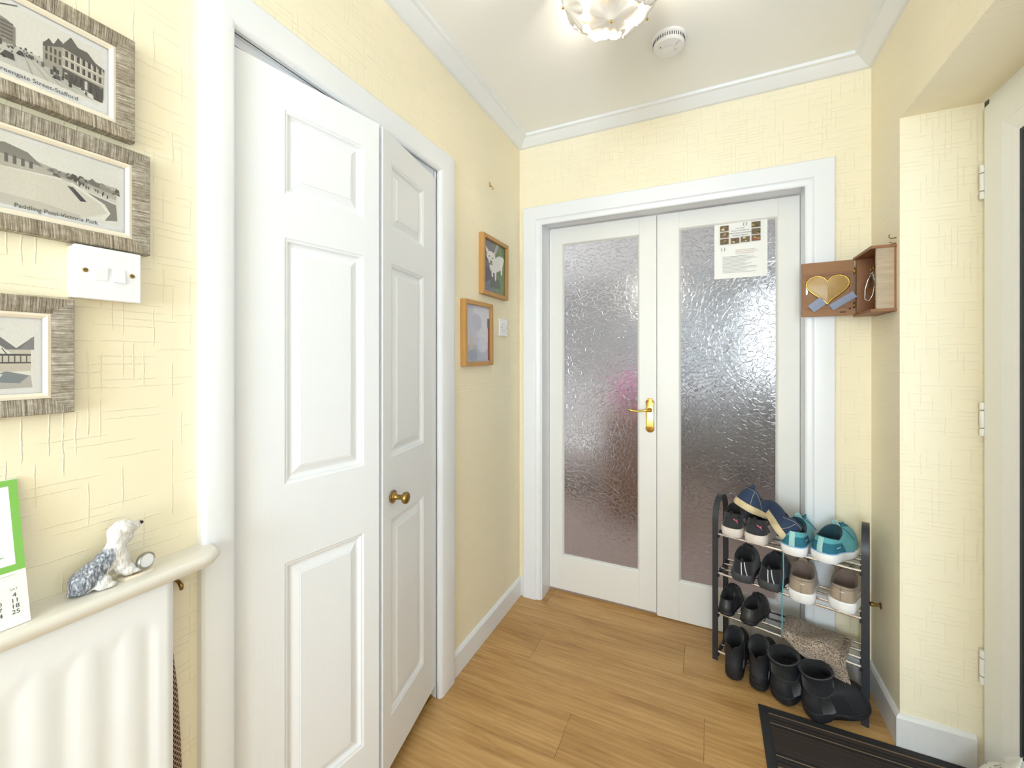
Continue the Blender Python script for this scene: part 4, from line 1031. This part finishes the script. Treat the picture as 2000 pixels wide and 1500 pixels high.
# ------------------------------------------------------------------ footwear
KX = [0, .02, .06, .15, .30, .45, .62, .72, .85, .94, .98, 1.0]
KY = [0, .48, .72, .86, .84, .86, .98, 1.0, .88, .62, .36, 0]
def shp(s): return float(np.interp(s, KX, KY))
SM = 24; SN = 2*SM
class Shoe:
    def __init__(s, name, label, cat, group, heel, toe, up=(0, 0, 1), L=.235, W=.086, th=.028, tt=.018, zc=.082, zd=.060, zt=.088, cf=.47, cw=.060, upper='', sole='', lining='', q_toe=2.3, sole_flare=1.05, shaft=0, shaft_lean=.0, shaft_w=None, spring=.012, shaft_open=1.0, arch=0):
        x = Vector(toe).normalized(); z = Vector(up); z = (z-x*z.dot(x)).normalized(); y = z.cross(x)
        s.t = thing(name, label, cat, basis(x, y, z, heel), group=group)
        s.L, s.W = L, W; s.mats = (upper, sole, lining)
        def z0(q): return th+(tt-th)*min(1, max(0, (q-.25)/.35))+spring*max(0, (q-.72)/.28)**2
        s.z0 = z0
        P0, P1 = [], []; S = []
        for i in range(SN):
            k = i if i <= SM else SN-i; sg = 1 if i <= SM else -1
            q = (1-math.cos(math.pi*k/SM))/2; S.append(q)
            P0.append(Vector((L*q, sg*W/2*shp(q)*.97, z0(q)-.001)))
            x1 = .030*L/.235*.5+(cf*L-.015)*q; e = max(0, 1-(2*q-1)**2)**.42
            zz_ = np.interp(q, [0, .12, .45, .75, 1], [zc, zc*.97, zd, zd+(zt-zd)*.55, zt])
            P1.append(Vector((x1, sg*cw/2*e, float(zz_))))
        U = 12; G = []
        for j in range(U+1):
            u = j/U; row = []
            for i in range(SN):
                q = S[i]; pa = 1.0+.75*q**2; qz = 1.15+(q_toe-1.15)*q**1.5
                a = u**pa; b = 1-(1-u)**qz
                p = P0[i].lerp(P1[i], a); p.z = P0[i].z+(P1[i].z-P0[i].z)*b
                bl = .004*math.sin(math.pi*min(1, u*1.3))*(1-q)   # heel swell
                p.x -= bl
                row.append(p)
            G.append(row)
        s.low = U
        if shaft:
            for j in range(1, 6):
                f = j/5; row = []
                for i in range(SN):
                    p = P1[i].copy(); cx = .015*L/.235+(cf*L-.015)*.5; k = 1+(shaft_open-1)*f
                    p.x = cx+(p.x-cx)*k*(1-.10*math.sin(math.pi*f))+shaft_lean*f; p.y = p.y*k*(1-.05*math.sin(math.pi*f)); top = shaft(S[i], i) if callable(shaft) else shaft
                    p.z = P1[i].z+(top-P1[i].z)*f; row.append(p)
                G.append(row)
        s.G = G; s.U = len(G)-1
        m = MB(); m.loft([[tuple(p) for p in r] for r in G], cap0=True, cap1=False)
        # fold over the collar and down inside
        top = G[-1]; c = sum(top, Vector())/SN
        def inset(r, k, dz): return [tuple(Vector((c.x+(p.x-c.x)*k, c.y+(p.y-c.y)*k*.98, p.z+dz))) for p in r]
        m2 = MB(); m2.loft([inset(top, .995, .0), inset(top, .965, .0022), inset(top, .93, .0008), inset(top, .90, -.010), inset(top, .88, -.022)], cap0=False, cap1=False)
        s.upper = m.build('upper', upper, s.t, smooth=True)
        m2.build('collar', lining, s.t, smooth=True)
        inn = [(c.x+(p.x-c.x)*.88, c.y+(p.y-c.y)*.86, p.z-.020) for p in top]
        bot = [(c.x+(p.x-c.x)*.95, c.y+(p.y-c.y)*.92, th+.004) for p in top]
        mid = [((a[0]+b[0])/2, (a[1]+b[1])/2, (a[2]+b[2])/2) for a, b in zip(inn, bot)]
        m3 = MB(); m3.loft([inn, mid, bot], cap0=False, cap1=True); m3.build('lining', lining, s.t, smooth=True)
        # sole
        rings = []
        for dz, k, top_ in ((0, .965, 0), (.003, 1.0, 0), (.45, sole_flare, 1), (.85, sole_flare*.995, 1), (1.0, .985, 1)):
            r = []
            for i in range(SN):
                q = S[i]; sg = 1 if i <= SM else -1; base = spring*1.0*max(0, (q-.72)/.28)**2+arch*max(0, 1-((q-.42)/.14)**2)
                z = base+(dz if not top_ else (z0(q)-base)*dz)
                kk = k; xx = L*.5+(L*q-L*.5)*(1+(kk-1)*.55); r.append((xx, sg*W/2*shp(q)*kk, z))
            rings.append(r)
        m4 = MB(); m4.loft(rings); s.sole = m4.build('sole', sole, s.t, smooth='angle')
    def at(s, i, u, off=.0012):
        i = i % SN; u = min(max(u, 0), 1)*s.U; i0 = int(math.floor(i)); fi = i-i0; j0 = min(int(u), s.U-1); fj = u-j0
        def g(a, b): return s.G[b][a % SN]
        p = (g(i0, j0)*(1-fi)+g(i0+1, j0)*fi)*(1-fj)+(g(i0, j0+1)*(1-fi)+g(i0+1, j0+1)*fi)*fj
        du = g(i0+1, j0)-g(i0, j0); dv = g(i0, j0+1)-g(i0, j0); n = du.cross(dv)
        if n.length < 1e-9: n = Vector((0, 0, 1))
        n.normalize(); c = Vector((s.L*.45, 0, .03))
        if n.dot(p-c) < 0: n = -n
        return p+n*off
    def patch(s, name, mat, i0, i1, u0, u1, off=.0012, ni=8, nj=6, skew=0):
        m = MB(); m.loft([[tuple(s.at(i0+(i1-i0)*a/ni+skew*b/nj, u0+(u1-u0)*b/nj, off)) for a in range(ni+1)] for b in range(nj+1)], closed=False)
        o = m.build(name, mat, s.t, smooth=True); return o
    def line(s, name, mat, pts, r=.0014, off=.0012, n=8):
        P = []
        for k in range(len(pts)-1):
            for a in range(n):
                f = a/n; P.append(tuple(s.at(pts[k][0]+(pts[k+1][0]-pts[k][0])*f, pts[k][1]+(pts[k+1][1]-pts[k][1])*f, off)))
        P.append(tuple(s.at(pts[-1][0], pts[-1][1], off)))
        return MB().tube(P, r, 6).build(name, mat, s.t, smooth=True)
    def laces(s, mat, n=4, r=.0017):
        u1 = s.low/s.U
        for k in range(n):
            u = u1*(.70+.26*k/max(1, n-1)); w = 3.0
            s.line('lace', mat, [(SM-w, u), (SM, u+.015), (SM+w, u)], r, .0022, 5)
    def tongue(s, mat):
        u1 = s.low/s.U; m = MB(); rows = []
        for b in range(6):
            f = b/5; row = []
            for a in range(7):
                g = a/6-.5; p = s.at(SM+g*5, u1*.985, .001)
                row.append((p.x-.006*f*2, p.y*(1-.1*f), p.z+.024*f-.02*f*abs(g)*1.2*f))
            rows.append(row)
        m.loft(rows, closed=False); o = m.build('tongue', mat, s.t, smooth=True)
        sd = o.modifiers.new('thick', 'SOLIDIFY'); sd.thickness = .003
    def pull_tab(s, mat, h=.014, w=.010):
        p = s.at(0, 1, 0); m = MB(); path = [(p.x-.002, p.z-.012), (p.x-.004, p.z+.002), (p.x-.003, p.z+h*.8), (p.x+.001, p.z+h), (p.x+.005, p.z+h*.7), (p.x+.006, p.z)]
        m.loft([[(x, -w/2, z), (x, w/2, z)] for x, z in path], closed=False); o = m.build('pull_tab', mat, s.t, smooth=True)
        sd = o.modifiers.new('thick', 'SOLIDIFY'); sd.thickness = .0018

def fab(n, c, sc=260, bs=.35, rough=.85, am=.14, sheen=.2): return M(n, c, rough, var=(sc, am, I3), bump=(sc*1.6, bs, .0008, I3), sheen=sheen)
mt['denim'] = M('dark_blue_denim', (44, 60, 88), .85, var=(220, .8, (1, 1, 3)), bump=(420, .5, .0008, I3))
mt['denim_in'] = fab('navy_lining', (26, 32, 48))
mt['stitch'] = M('pale_stitching', (196, 186, 160), .7)
mt['cream_sole'] = M('dirty_cream_rubber', (216, 196, 156), .7, var=(50, .22, I3), bump=(120, .3, .0008, I3))
mt['knit_black'] = fab('charcoal_knit_fabric', (44, 44, 48)); mt['black_in'] = fab('black_shoe_lining', (24, 24, 26))
mt['white_sole'] = M('off_white_foam_sole', (226, 214, 204), .65, var=(70, .10, (1, 1, 3)), bump=(90, .15, .0008, (1, 1, 5)))
mt['clean_sole'] = M('clean_white_foam_sole', (240, 238, 236), .6, var=(30, .03, I3))
mt['pink_mark'] = M('pink_logo_print', (240, 110, 140), .5)
mt['teal'] = fab('light_teal_mesh', (86, 166, 172)); mt['teal_dark'] = M('speckled_teal_knit', (38, 108, 128), .85, var=(700, .55, I3), bump=(500, .3, .0008, I3))
mt['teal_pale'] = fab('pale_aqua_trim', (164, 206, 204)); mt['teal_in'] = fab('deep_teal_lining', (22, 60, 70)); mt['sky'] = M('sky_blue_midsole_line', (140, 184, 224), .6)
mt['black_canvas'] = fab('black_canvas', (30, 30, 34)); mt['dark_sole'] = M('dark_grey_rubber_sole', (62, 62, 66), .7, var=(60, .12, I3))
mt['white_stripe'] = M('white_tape_stripe', (226, 226, 230), .6)
mt['taupe'] = fab('taupe_suede_mesh', (164, 146, 126)); mt['taupe_in'] = fab('brown_grey_lining', (120, 102, 92)); mt['taupe_pale'] = M('pale_trim', (226, 218, 206), .6)
mt['leather'] = M('black_leather', (38, 38, 42), .42, var=(50, .2, I3), bump=(140, .3, .001, I3)); mt['leather_worn'] = M('worn_black_leather', (50, 46, 44), .45, var=(40, .3, I3), bump=(120, .35, .001, I3))
mt['boot'] = M('matt_black_boot_leather', (32, 32, 36), .64, var=(40, .2, I3), bump=(110, .35, .001, I3)); mt['boot_sole'] = M('black_boot_sole', (28, 28, 32), .6)
mt['piping'] = M('dark_grey_piping', (70, 70, 74), .5)

def dirv(deg, pitch=0): # heading measured clockwise from +Y
    a = math.radians(deg); p = math.radians(pitch); return (math.sin(a)*math.cos(p), math.cos(a)*math.cos(p), math.sin(p))
T4, T3, T2, T1 = TIER[3]+.0005, TIER[2]+.0005, TIER[1]+.0005, TIER[0]+.0005

# black trainers with the pink leaping mark
def cat_mark(s, i, u):
    m = MB(); pts = [(-1.5, .16), (-1.2, .20), (-.4, .13), (.3, .07), (1.0, .18), (1.25, .17), (.75, .05), (1.0, -.10), (.72, -.11), (.45, .0), (-.1, .05), (-.8, .10)]
    m.add([tuple(s.at(i-a*.85, u+b*.95, .0016)) for a, b in pts], [tuple(range(len(pts)))]); return m.build('logo', 'pink_mark', s.t)
for lab, a, b, hd in (('black trainer with pink mark next to the rack end', .062, -.010, 15), ('black trainer with pink mark and side stripe, beside its twin', .150, -.018, 19)):
    s = Shoe('trainer', lab, 'trainer', 'black trainers with pink marks', rk(a, b, T4), dirv(hd), L=.222, W=.096, th=.038, tt=.028, zc=.096, zd=.086, zt=.112, cf=.50, cw=.068, upper='knit_black', sole='white_sole', lining='black_in')
    cat_mark(s, -2.6, .46); s.laces('black_in'); s.tongue('knit_black'); s.pull_tab('black_in', .010); s.line('seam', 'black_in', [(-9, .02), (-7, .5), (-2, .72), (3, .6), (8, .05)], .0009)
    s.line('trim_stripe', 'pink_mark', [(-10.5, .80), (-9.5, .82)], .0012)
    s.patch('side_stripe', 'white_sole', -13, -10, .02, .50, .0014, skew=1.5)
# teal trainers
for lab, a, b, hd, tw in (('teal trainer beside the black pair on the top tier', .280, -.036, 20, 0), ('teal trainer turned towards the wall, laces undone', .364, -.020, 38, 1)):
    s = Shoe('trainer', lab, 'trainer', 'teal trainers', rk(a, b, T4), dirv(hd), L=.222, W=.096, th=.036, tt=.028, zc=.090, zd=.080, zt=.114, cf=.52, cw=.072, upper='teal', sole='clean_sole', lining='teal_in')
    s.patch('heel_panel', 'teal_dark', -11, 11, .0, .62, .0012, 24, 6); s.patch('heel_strip', 'teal_pale', -1.3, 1.3, .0, .97, .0022, 4, 8)
    s.line('midsole_line', 'sky', [(-14, .0), (-7, .01), (0, .015), (7, .01), (14, .0)], .0022, .0014)
    s.line('print_mark', 'white_stripe', [(-9.2, .36), (-7.0, .33)], .0011, .0022)
    s.laces('teal_dark', 4); s.tongue('teal_pale')
    p = s.at(SM+2, s.low/s.U*.97, .004)
    m = MB(); m.tube([tuple(p), (p.x-.008, p.y-.012, p.z+.018), (p.x-.020, p.y-.016, p.z+.022), (p.x-.026, p.y-.012, p.z+.004), (p.x-.018, p.y-.030, p.z-.010), (p.x-.005, p.y-.046, p.z-.035)], .0017, 6); m.build('loose_lace', 'teal_dark', s.t, smooth=True)
    if tw == 0:
        iv = s.t.matrix_world.inverted(); c0 = iv @ Vector(s.t.matrix_world @ Vector((.012, .046, .020)))
        wp = [rk(.252, -.012, T4+.030), rk(.251, -.022, T4-.005), rk(.2525, -.024, T4-.09), rk(.247, -.023, T4-.18), rk(.2475, -.024, T4-.27), rk(.2455, -.024, T4-.335)]
        m = MB(); m.tube([tuple(iv @ w_) for w_ in wp], .0021, 6); m.build('hanging_lace', 'teal', s.t, smooth=True)
# black pumps with two white stripes
for lab, a, b, hd in (('black canvas shoe with white heel stripes nearest the rack end', .106, -.028, 14), ('black canvas shoe with white heel stripes beside the taupe pair', .199, -.024, 20)):
    s = Shoe('canvas_shoe', lab, 'shoe', 'striped black canvas shoes', rk(a, b, T3), dirv(hd), L=.220, W=.098, th=.034, tt=.026, zc=.082, zd=.078, zt=.102, cf=.54, cw=.074, upper='black_canvas', sole='dark_sole', lining='black_in')
    for i in (1.6, -.2): s.line('white_stripe', 'white_stripe', [(i-2.0, .0), (i-1.6, .5), (i-1.2, .97)], .0017, .0006)
    s.laces('black_in', 4); s.tongue('black_canvas'); s.pull_tab('black_in', .012, .008)
# taupe trainers
for lab, a, b, hd in (('taupe trainer with thick white sole beside the striped shoes', .310, -.040, 13), ('taupe trainer with thick white sole against the rack post', .424, -.010, 24)):
    s = Shoe('trainer', lab, 'trainer', 'taupe trainers', rk(a, b, T3), dirv(hd), L=.220, W=.096, th=.040, tt=.030, zc=.088, zd=.086, zt=.116, cf=.52, cw=.078, upper='taupe', sole='clean_sole', lining='taupe_in', sole_flare=1.07)
    s.line('heel_seam', 'taupe_in', [(0, .02), (0, .95)], .0008); s.line('collar_seam', 'taupe_in', [(-10, .75), (-5, .84), (0, .80), (5, .84), (10, .75)], .0009)
    s.line('heel_label', 'taupe_pale', [(-1.4, .60), (.6, .60)], .0016); s.patch('side_flash', 'taupe_pale', -11, -7.5, .22, .34, .0014, skew=-2)
    s.laces('taupe_in', 4); s.tongue('taupe')
# small black leather lace-ups
for lab, a, b, hd, mm in (('small black lace-up shoe beside the rack end', .037, -.008, 18, 'leather'), ('small worn black lace-up shoe with trailing laces', .120, -.016, 26, 'leather_worn')):
    s = Shoe('lace_up_shoe', lab, 'shoe', 'small black lace-up shoes', rk(a, b, T2), dirv(hd), L=.195, W=.074, th=.015, tt=.012, zc=.060, zd=.056, zt=.080, cf=.52, cw=.056, upper=mm, sole='boot_sole', lining='black_in', sole_flare=1.02)
    s.line('heel_seam', 'piping', [(0, .05), (0, .95)], .0007); s.line('collar_seam', 'piping', [(-9, .76), (-4, .82), (0, .80), (4, .82), (9, .76)], .0007)
    s.laces('black_in', 4); s.tongue(mm); p = s.at(SM+2, .9, .003)
    m = MB(); m.tube([tuple(p), (p.x-.02, p.y-.02, p.z+.006), (p.x-.04, p.y-.036, p.z-.018), (p.x-.05, p.y-.044, p.z-.045), (p.x-.062, p.y-.040, p.z-.066)], .0016, 6); m.tube([tuple(p), (p.x-.012, p.y-.024, p.z+.004), (p.x-.030, p.y-.044, p.z-.022), (p.x-.04, p.y-.050, p.z-.060)], .0016, 6); m.build('loose_laces', 'black_in', s.t, smooth=True, kind='stuff')
# ankle boots
def notch(q_, i):
    d = min(i, SN-i); return .140+.026*q_-(.014 if d < 1 else .006 if d < 2 else 0)
for lab, a, b, hd in (('slim black ankle boot nearest the rack end', .088, -.088, 14), ('slim black ankle boot beside the wider pair', .172, -.084, 20)):
    s = Shoe('ankle_boot', lab, 'boot', 'slim black ankle boots', rk(a, b, .006), dirv(hd, 11), (0, 0, 1), L=.236, arch=.016, W=.078, th=.026, tt=.012, zc=.084, zd=.076, zt=.104, cf=.44, cw=.074, upper='boot', sole='boot_sole', lining='black_in', shaft=notch, shaft_open=1.02, sole_flare=1.01)
    s.line('heel_counter_seam', 'piping', [(-7, .02), (-6, .30), (0, .42), (6, .30), (7, .02)], .0006); s.line('back_seam', 'piping', [(0, .42), (0, .92)], .0007)
    s.line('side_seam', 'piping', [(-9, .10), (-11, .98)], .0008)
for lab, a, b, hd in (('wide black ankle boot with its cuff standing open', .240, -.088, 46), ('wide black ankle boot turned sideways beside the door mat', .330, -.088, 68)):
    s = Shoe('ankle_boot', lab, 'boot', 'wide black ankle boots', rk(a, b, .006), dirv(hd, 10), (0, 0, 1), L=.222, arch=.016, W=.102, th=.028, tt=.014, zc=.094, zd=.090, zt=.112, cf=.49, cw=.090, upper='boot', sole='boot_sole', lining='black_in', shaft=.158, shaft_open=1.12, sole_flare=1.01)
    s.line('cuff_piping', 'piping', [(k, 1.0) for k in range(0, SN+1, 2)], .0017, .0002, 2); s.line('ankle_seam', 'piping', [(k, .70) for k in range(0, SN+1, 2)], .0008, .001, 2)
    s.line('welt_seam', 'piping', [(k, .03) for k in range(-18, 19, 2)], .0008, .001, 2); s.line('vamp_seam', 'piping', [(-14, .04), (-15, .35), (-18, .62), (-SM, .70)], .0008); s.line('side_seam', 'piping', [(-8, .05), (-9.5, .68)], .0008)
# navy denim shoes thrown on top
s = Shoe('denim_shoe', 'navy denim shoe propped heel-up on the black trainers', 'shoe', 'navy denim shoes', (.118, 1.905, .698), (.46, .80, -.36), (.42, .10, .90), L=.205, W=.098, th=.028, tt=.022, zc=.088, zd=.062, zt=.066, cf=.50, cw=.064, upper='denim', sole='cream_sole', lining='denim_in', spring=.006)
s.pull_tab('denim', .016, .012); s.line('stitching', 'stitch', [(-11, .02), (-9, .5), (-4, .85), (0, .88), (4, .85), (9, .5)], .0006); s.line('heel_stitching', 'stitch', [(-3, .02), (-2.6, .8)], .0006)
s = Shoe('denim_shoe', 'navy denim shoe tipped on its side, sole towards the black trainers', 'shoe', 'navy denim shoes', (.258, 1.895, .600), (-.20, .92, .26), (.78, .05, .62), L=.205, W=.096, th=.026, tt=.022, zc=.086, zd=.062, zt=.066, cf=.50, cw=.064, upper='denim', sole='cream_sole', lining='denim_in', spring=.006)
s.line('stitching', 'stitch', [(-11, .02), (-9, .5), (-4, .85), (0, .88), (4, .85), (9, .5)], .0006); s.line('heel_stitching', 'stitch', [(3, .02), (2.6, .8)], .0006)

# knitted snood draped over the third tier
def knit():
    t = NT('beige_chunky_knit'); s3 = t.sep(t.coord())
    a = t.math('SINE', t.math('MULTIPLY', s3[0], 1050)); b = t.math('SINE', t.math('ADD', t.math('MULTIPLY', t.math('SUBTRACT', s3[2], s3[1]), 950), t.math('MULTIPLY', a, 1.2)))
    vo = t.n('ShaderNodeTexVoronoi'); t.l(t.coord(), vo.inputs['Vector']); vo.inputs['Scale'].default_value = 210.0
    h = t.math('ADD', t.math('MULTIPLY', t.math('MULTIPLY', a, b), .3), t.math('SUBTRACT', 1.0, vo.outputs['Distance']))
    t.l(t.ramp(h, [(.15, lin((120, 100, 86))), (.5, lin((184, 164, 146))), (.95, lin((214, 198, 180)))]), t.b.inputs['Base Color'])
    t.b.inputs['Roughness'].default_value = .95; t.bump(h, 1.0, .004); return t.m
mt['knit'] = knit()
sn = thing('knitted_snood', 'beige chunky knitted snood draped over the rack bars', 'snood', basis(RA, RB, (0, 0, 1), RO))
def drape(a0, a1, back, drop0, drop1, lift, name, dz=0):
    m = MB(); rows = []; NA, NB = 26, 26
    for i in range(NA+1):
        f = i/NA; a = a0+(a1-a0)*f; row = []; drop = drop0+(drop1-drop0)*f**1.15; top = back+.004; tot = top+drop
        for j in range(NB+1):
            d = tot*j/NB
            if d < top-.012: b = back-d; z = TIER[1]+lift+.004*math.sin(f*7+d*30)
            else:
                e = d-(top-.012); r = .014; an = min(math.pi/2, e/r)
                b = back-(top-.012)-r*math.sin(an); z = TIER[1]+lift-r*(1-math.cos(an))-max(0, e-r*math.pi/2)
            fold = .006*math.sin(f*9.0+1.0)*min(1, max(0, (d-top*.4)/.08))
            row.append((a+.006*math.sin(d*22+f*2)+max(0, d-top)*.20*(f-.2), b+fold-.004*dz, z+.003*math.sin(f*11)+dz*.004))
        rows.append(row)
    m.loft(rows, closed=False); o = m.build(name, 'knit', sn, smooth=True)
    sd = o.modifiers.new('thick', 'SOLIDIFY'); sd.thickness = .010; sd.offset = 1
    ss = o.modifiers.new('round', 'SUBSURF'); ss.levels = 1; ss.render_levels = 1
drape(.240, .428, .125, .012, .100, .014, 'outer_layer', 1); drape(.255, .446, .120, .0, .070, .0, 'inner_layer', 0)

# ------------------------------------------------------------------ door mat and post
mat_ = thing('door_mat', 'dark striped door mat with a black rubber border', 'door mat', loc=(.172, 1.372, 0))
MWd, MDp = .592, .425
m = MB(); m.loft([[(0, 0, .0004), (MWd, 0, .0004), (MWd, MDp, .0004), (0, MDp, .0004)], [(0, 0, .003), (MWd, 0, .003), (MWd, MDp, .003), (0, MDp, .003)], [(.004, .004, .0045), (MWd-.004, .004, .0045), (MWd-.004, MDp-.004, .0045), (.004, MDp-.004, .0045)]])
mt['rubber'] = M('black_mat_rubber', (38, 37, 40), .75, var=(60, .15, I3)); m.build('rubber_border', 'rubber', mat_)
def pile(n, c): return M(n, c, .95, var=(300, .35, (1, 1, 1)), bump=(500, 1.0, .004, I3))
mt['pile_brown'] = pile('dark_brown_pile', (58, 47, 42)); mt['pile_black'] = pile('near_black_pile', (40, 35, 33)); mt['pile_beige'] = pile('beige_pile', (136, 116, 94)); mt['pile_mid'] = pile('mid_brown_pile', (80, 66, 58))
y = MDp-.030; bands = [('pile_brown', .004), ('pile_beige', .0055), ('pile_brown', .010), ('pile_mid', .003), ('pile_black', .012), ('pile_mid', .003), ('pile_black', .010), ('pile_beige', .005), ('pile_black', .013), ('pile_mid', .0025), ('pile_brown', .016), ('pile_mid', .002), ('pile_brown', .060)]
bands = bands+list(reversed(bands[:-1]))+[('pile_brown', .05)]+bands
for mm, h_ in bands:
    y1 = y; y = max(.030, y-h_)
    if y1-y < .001: break
    m = MB(); m.loft([[(.030, y, .004), (MWd-.030, y, .004), (MWd-.030, y1, .004), (.030, y1, .004)], [(.0305, y+.0004, .0072), (MWd-.0305, y+.0004, .0072), (MWd-.0305, y1-.0004, .0072), (.0305, y1-.0004, .0072)]], cap0=False)
    m.build('pile_stripe', mm, mat_)
lf_ = thing('leaflet', 'white printed leaflet propped by the front door', 'leaflet', loc=(0, 0, 0))
A_, B_ = Vector((.738, 1.700, .100)), Vector((.770, 1.600, .215)); A2_, B2_ = Vector((.655, 1.640, .009)), Vector((.690, 1.480, .009))
m = MB(); rows = []
for i in range(9):
    f = i/8; rows.append([tuple((A_.lerp(B_, g/8)).lerp(A2_.lerp(B2_, g/8), f)+Vector((-.010*math.sin(math.pi*f), 0, .004*math.sin(g)))) for g in range(9)])
m.loft(rows, closed=False); o = m.build('sheet', 'paper', lf_, smooth=True); sd = o.modifiers.new('thick', 'SOLIDIFY'); sd.thickness = .001
m = MB(); rnd = random.Random(9)
for k in range(40):
    f = rnd.uniform(.05, .8); g = rnd.uniform(.1, .95); p = A_.lerp(B_, g).lerp(A2_.lerp(B2_, g), f)+Vector((-.010*math.sin(math.pi*f)-.0020, 0, .0030+.004*math.sin(g*8)))
    e = (B_-A_).normalized()*.0035; e2 = (A2_-A_).normalized()*.0022
    m.add([tuple(p-e-e2), tuple(p+e-e2), tuple(p+e+e2), tuple(p-e+e2)], [(0, 1, 2, 3)])
m.build('print', 'ink_grey', lf_, kind='stuff')
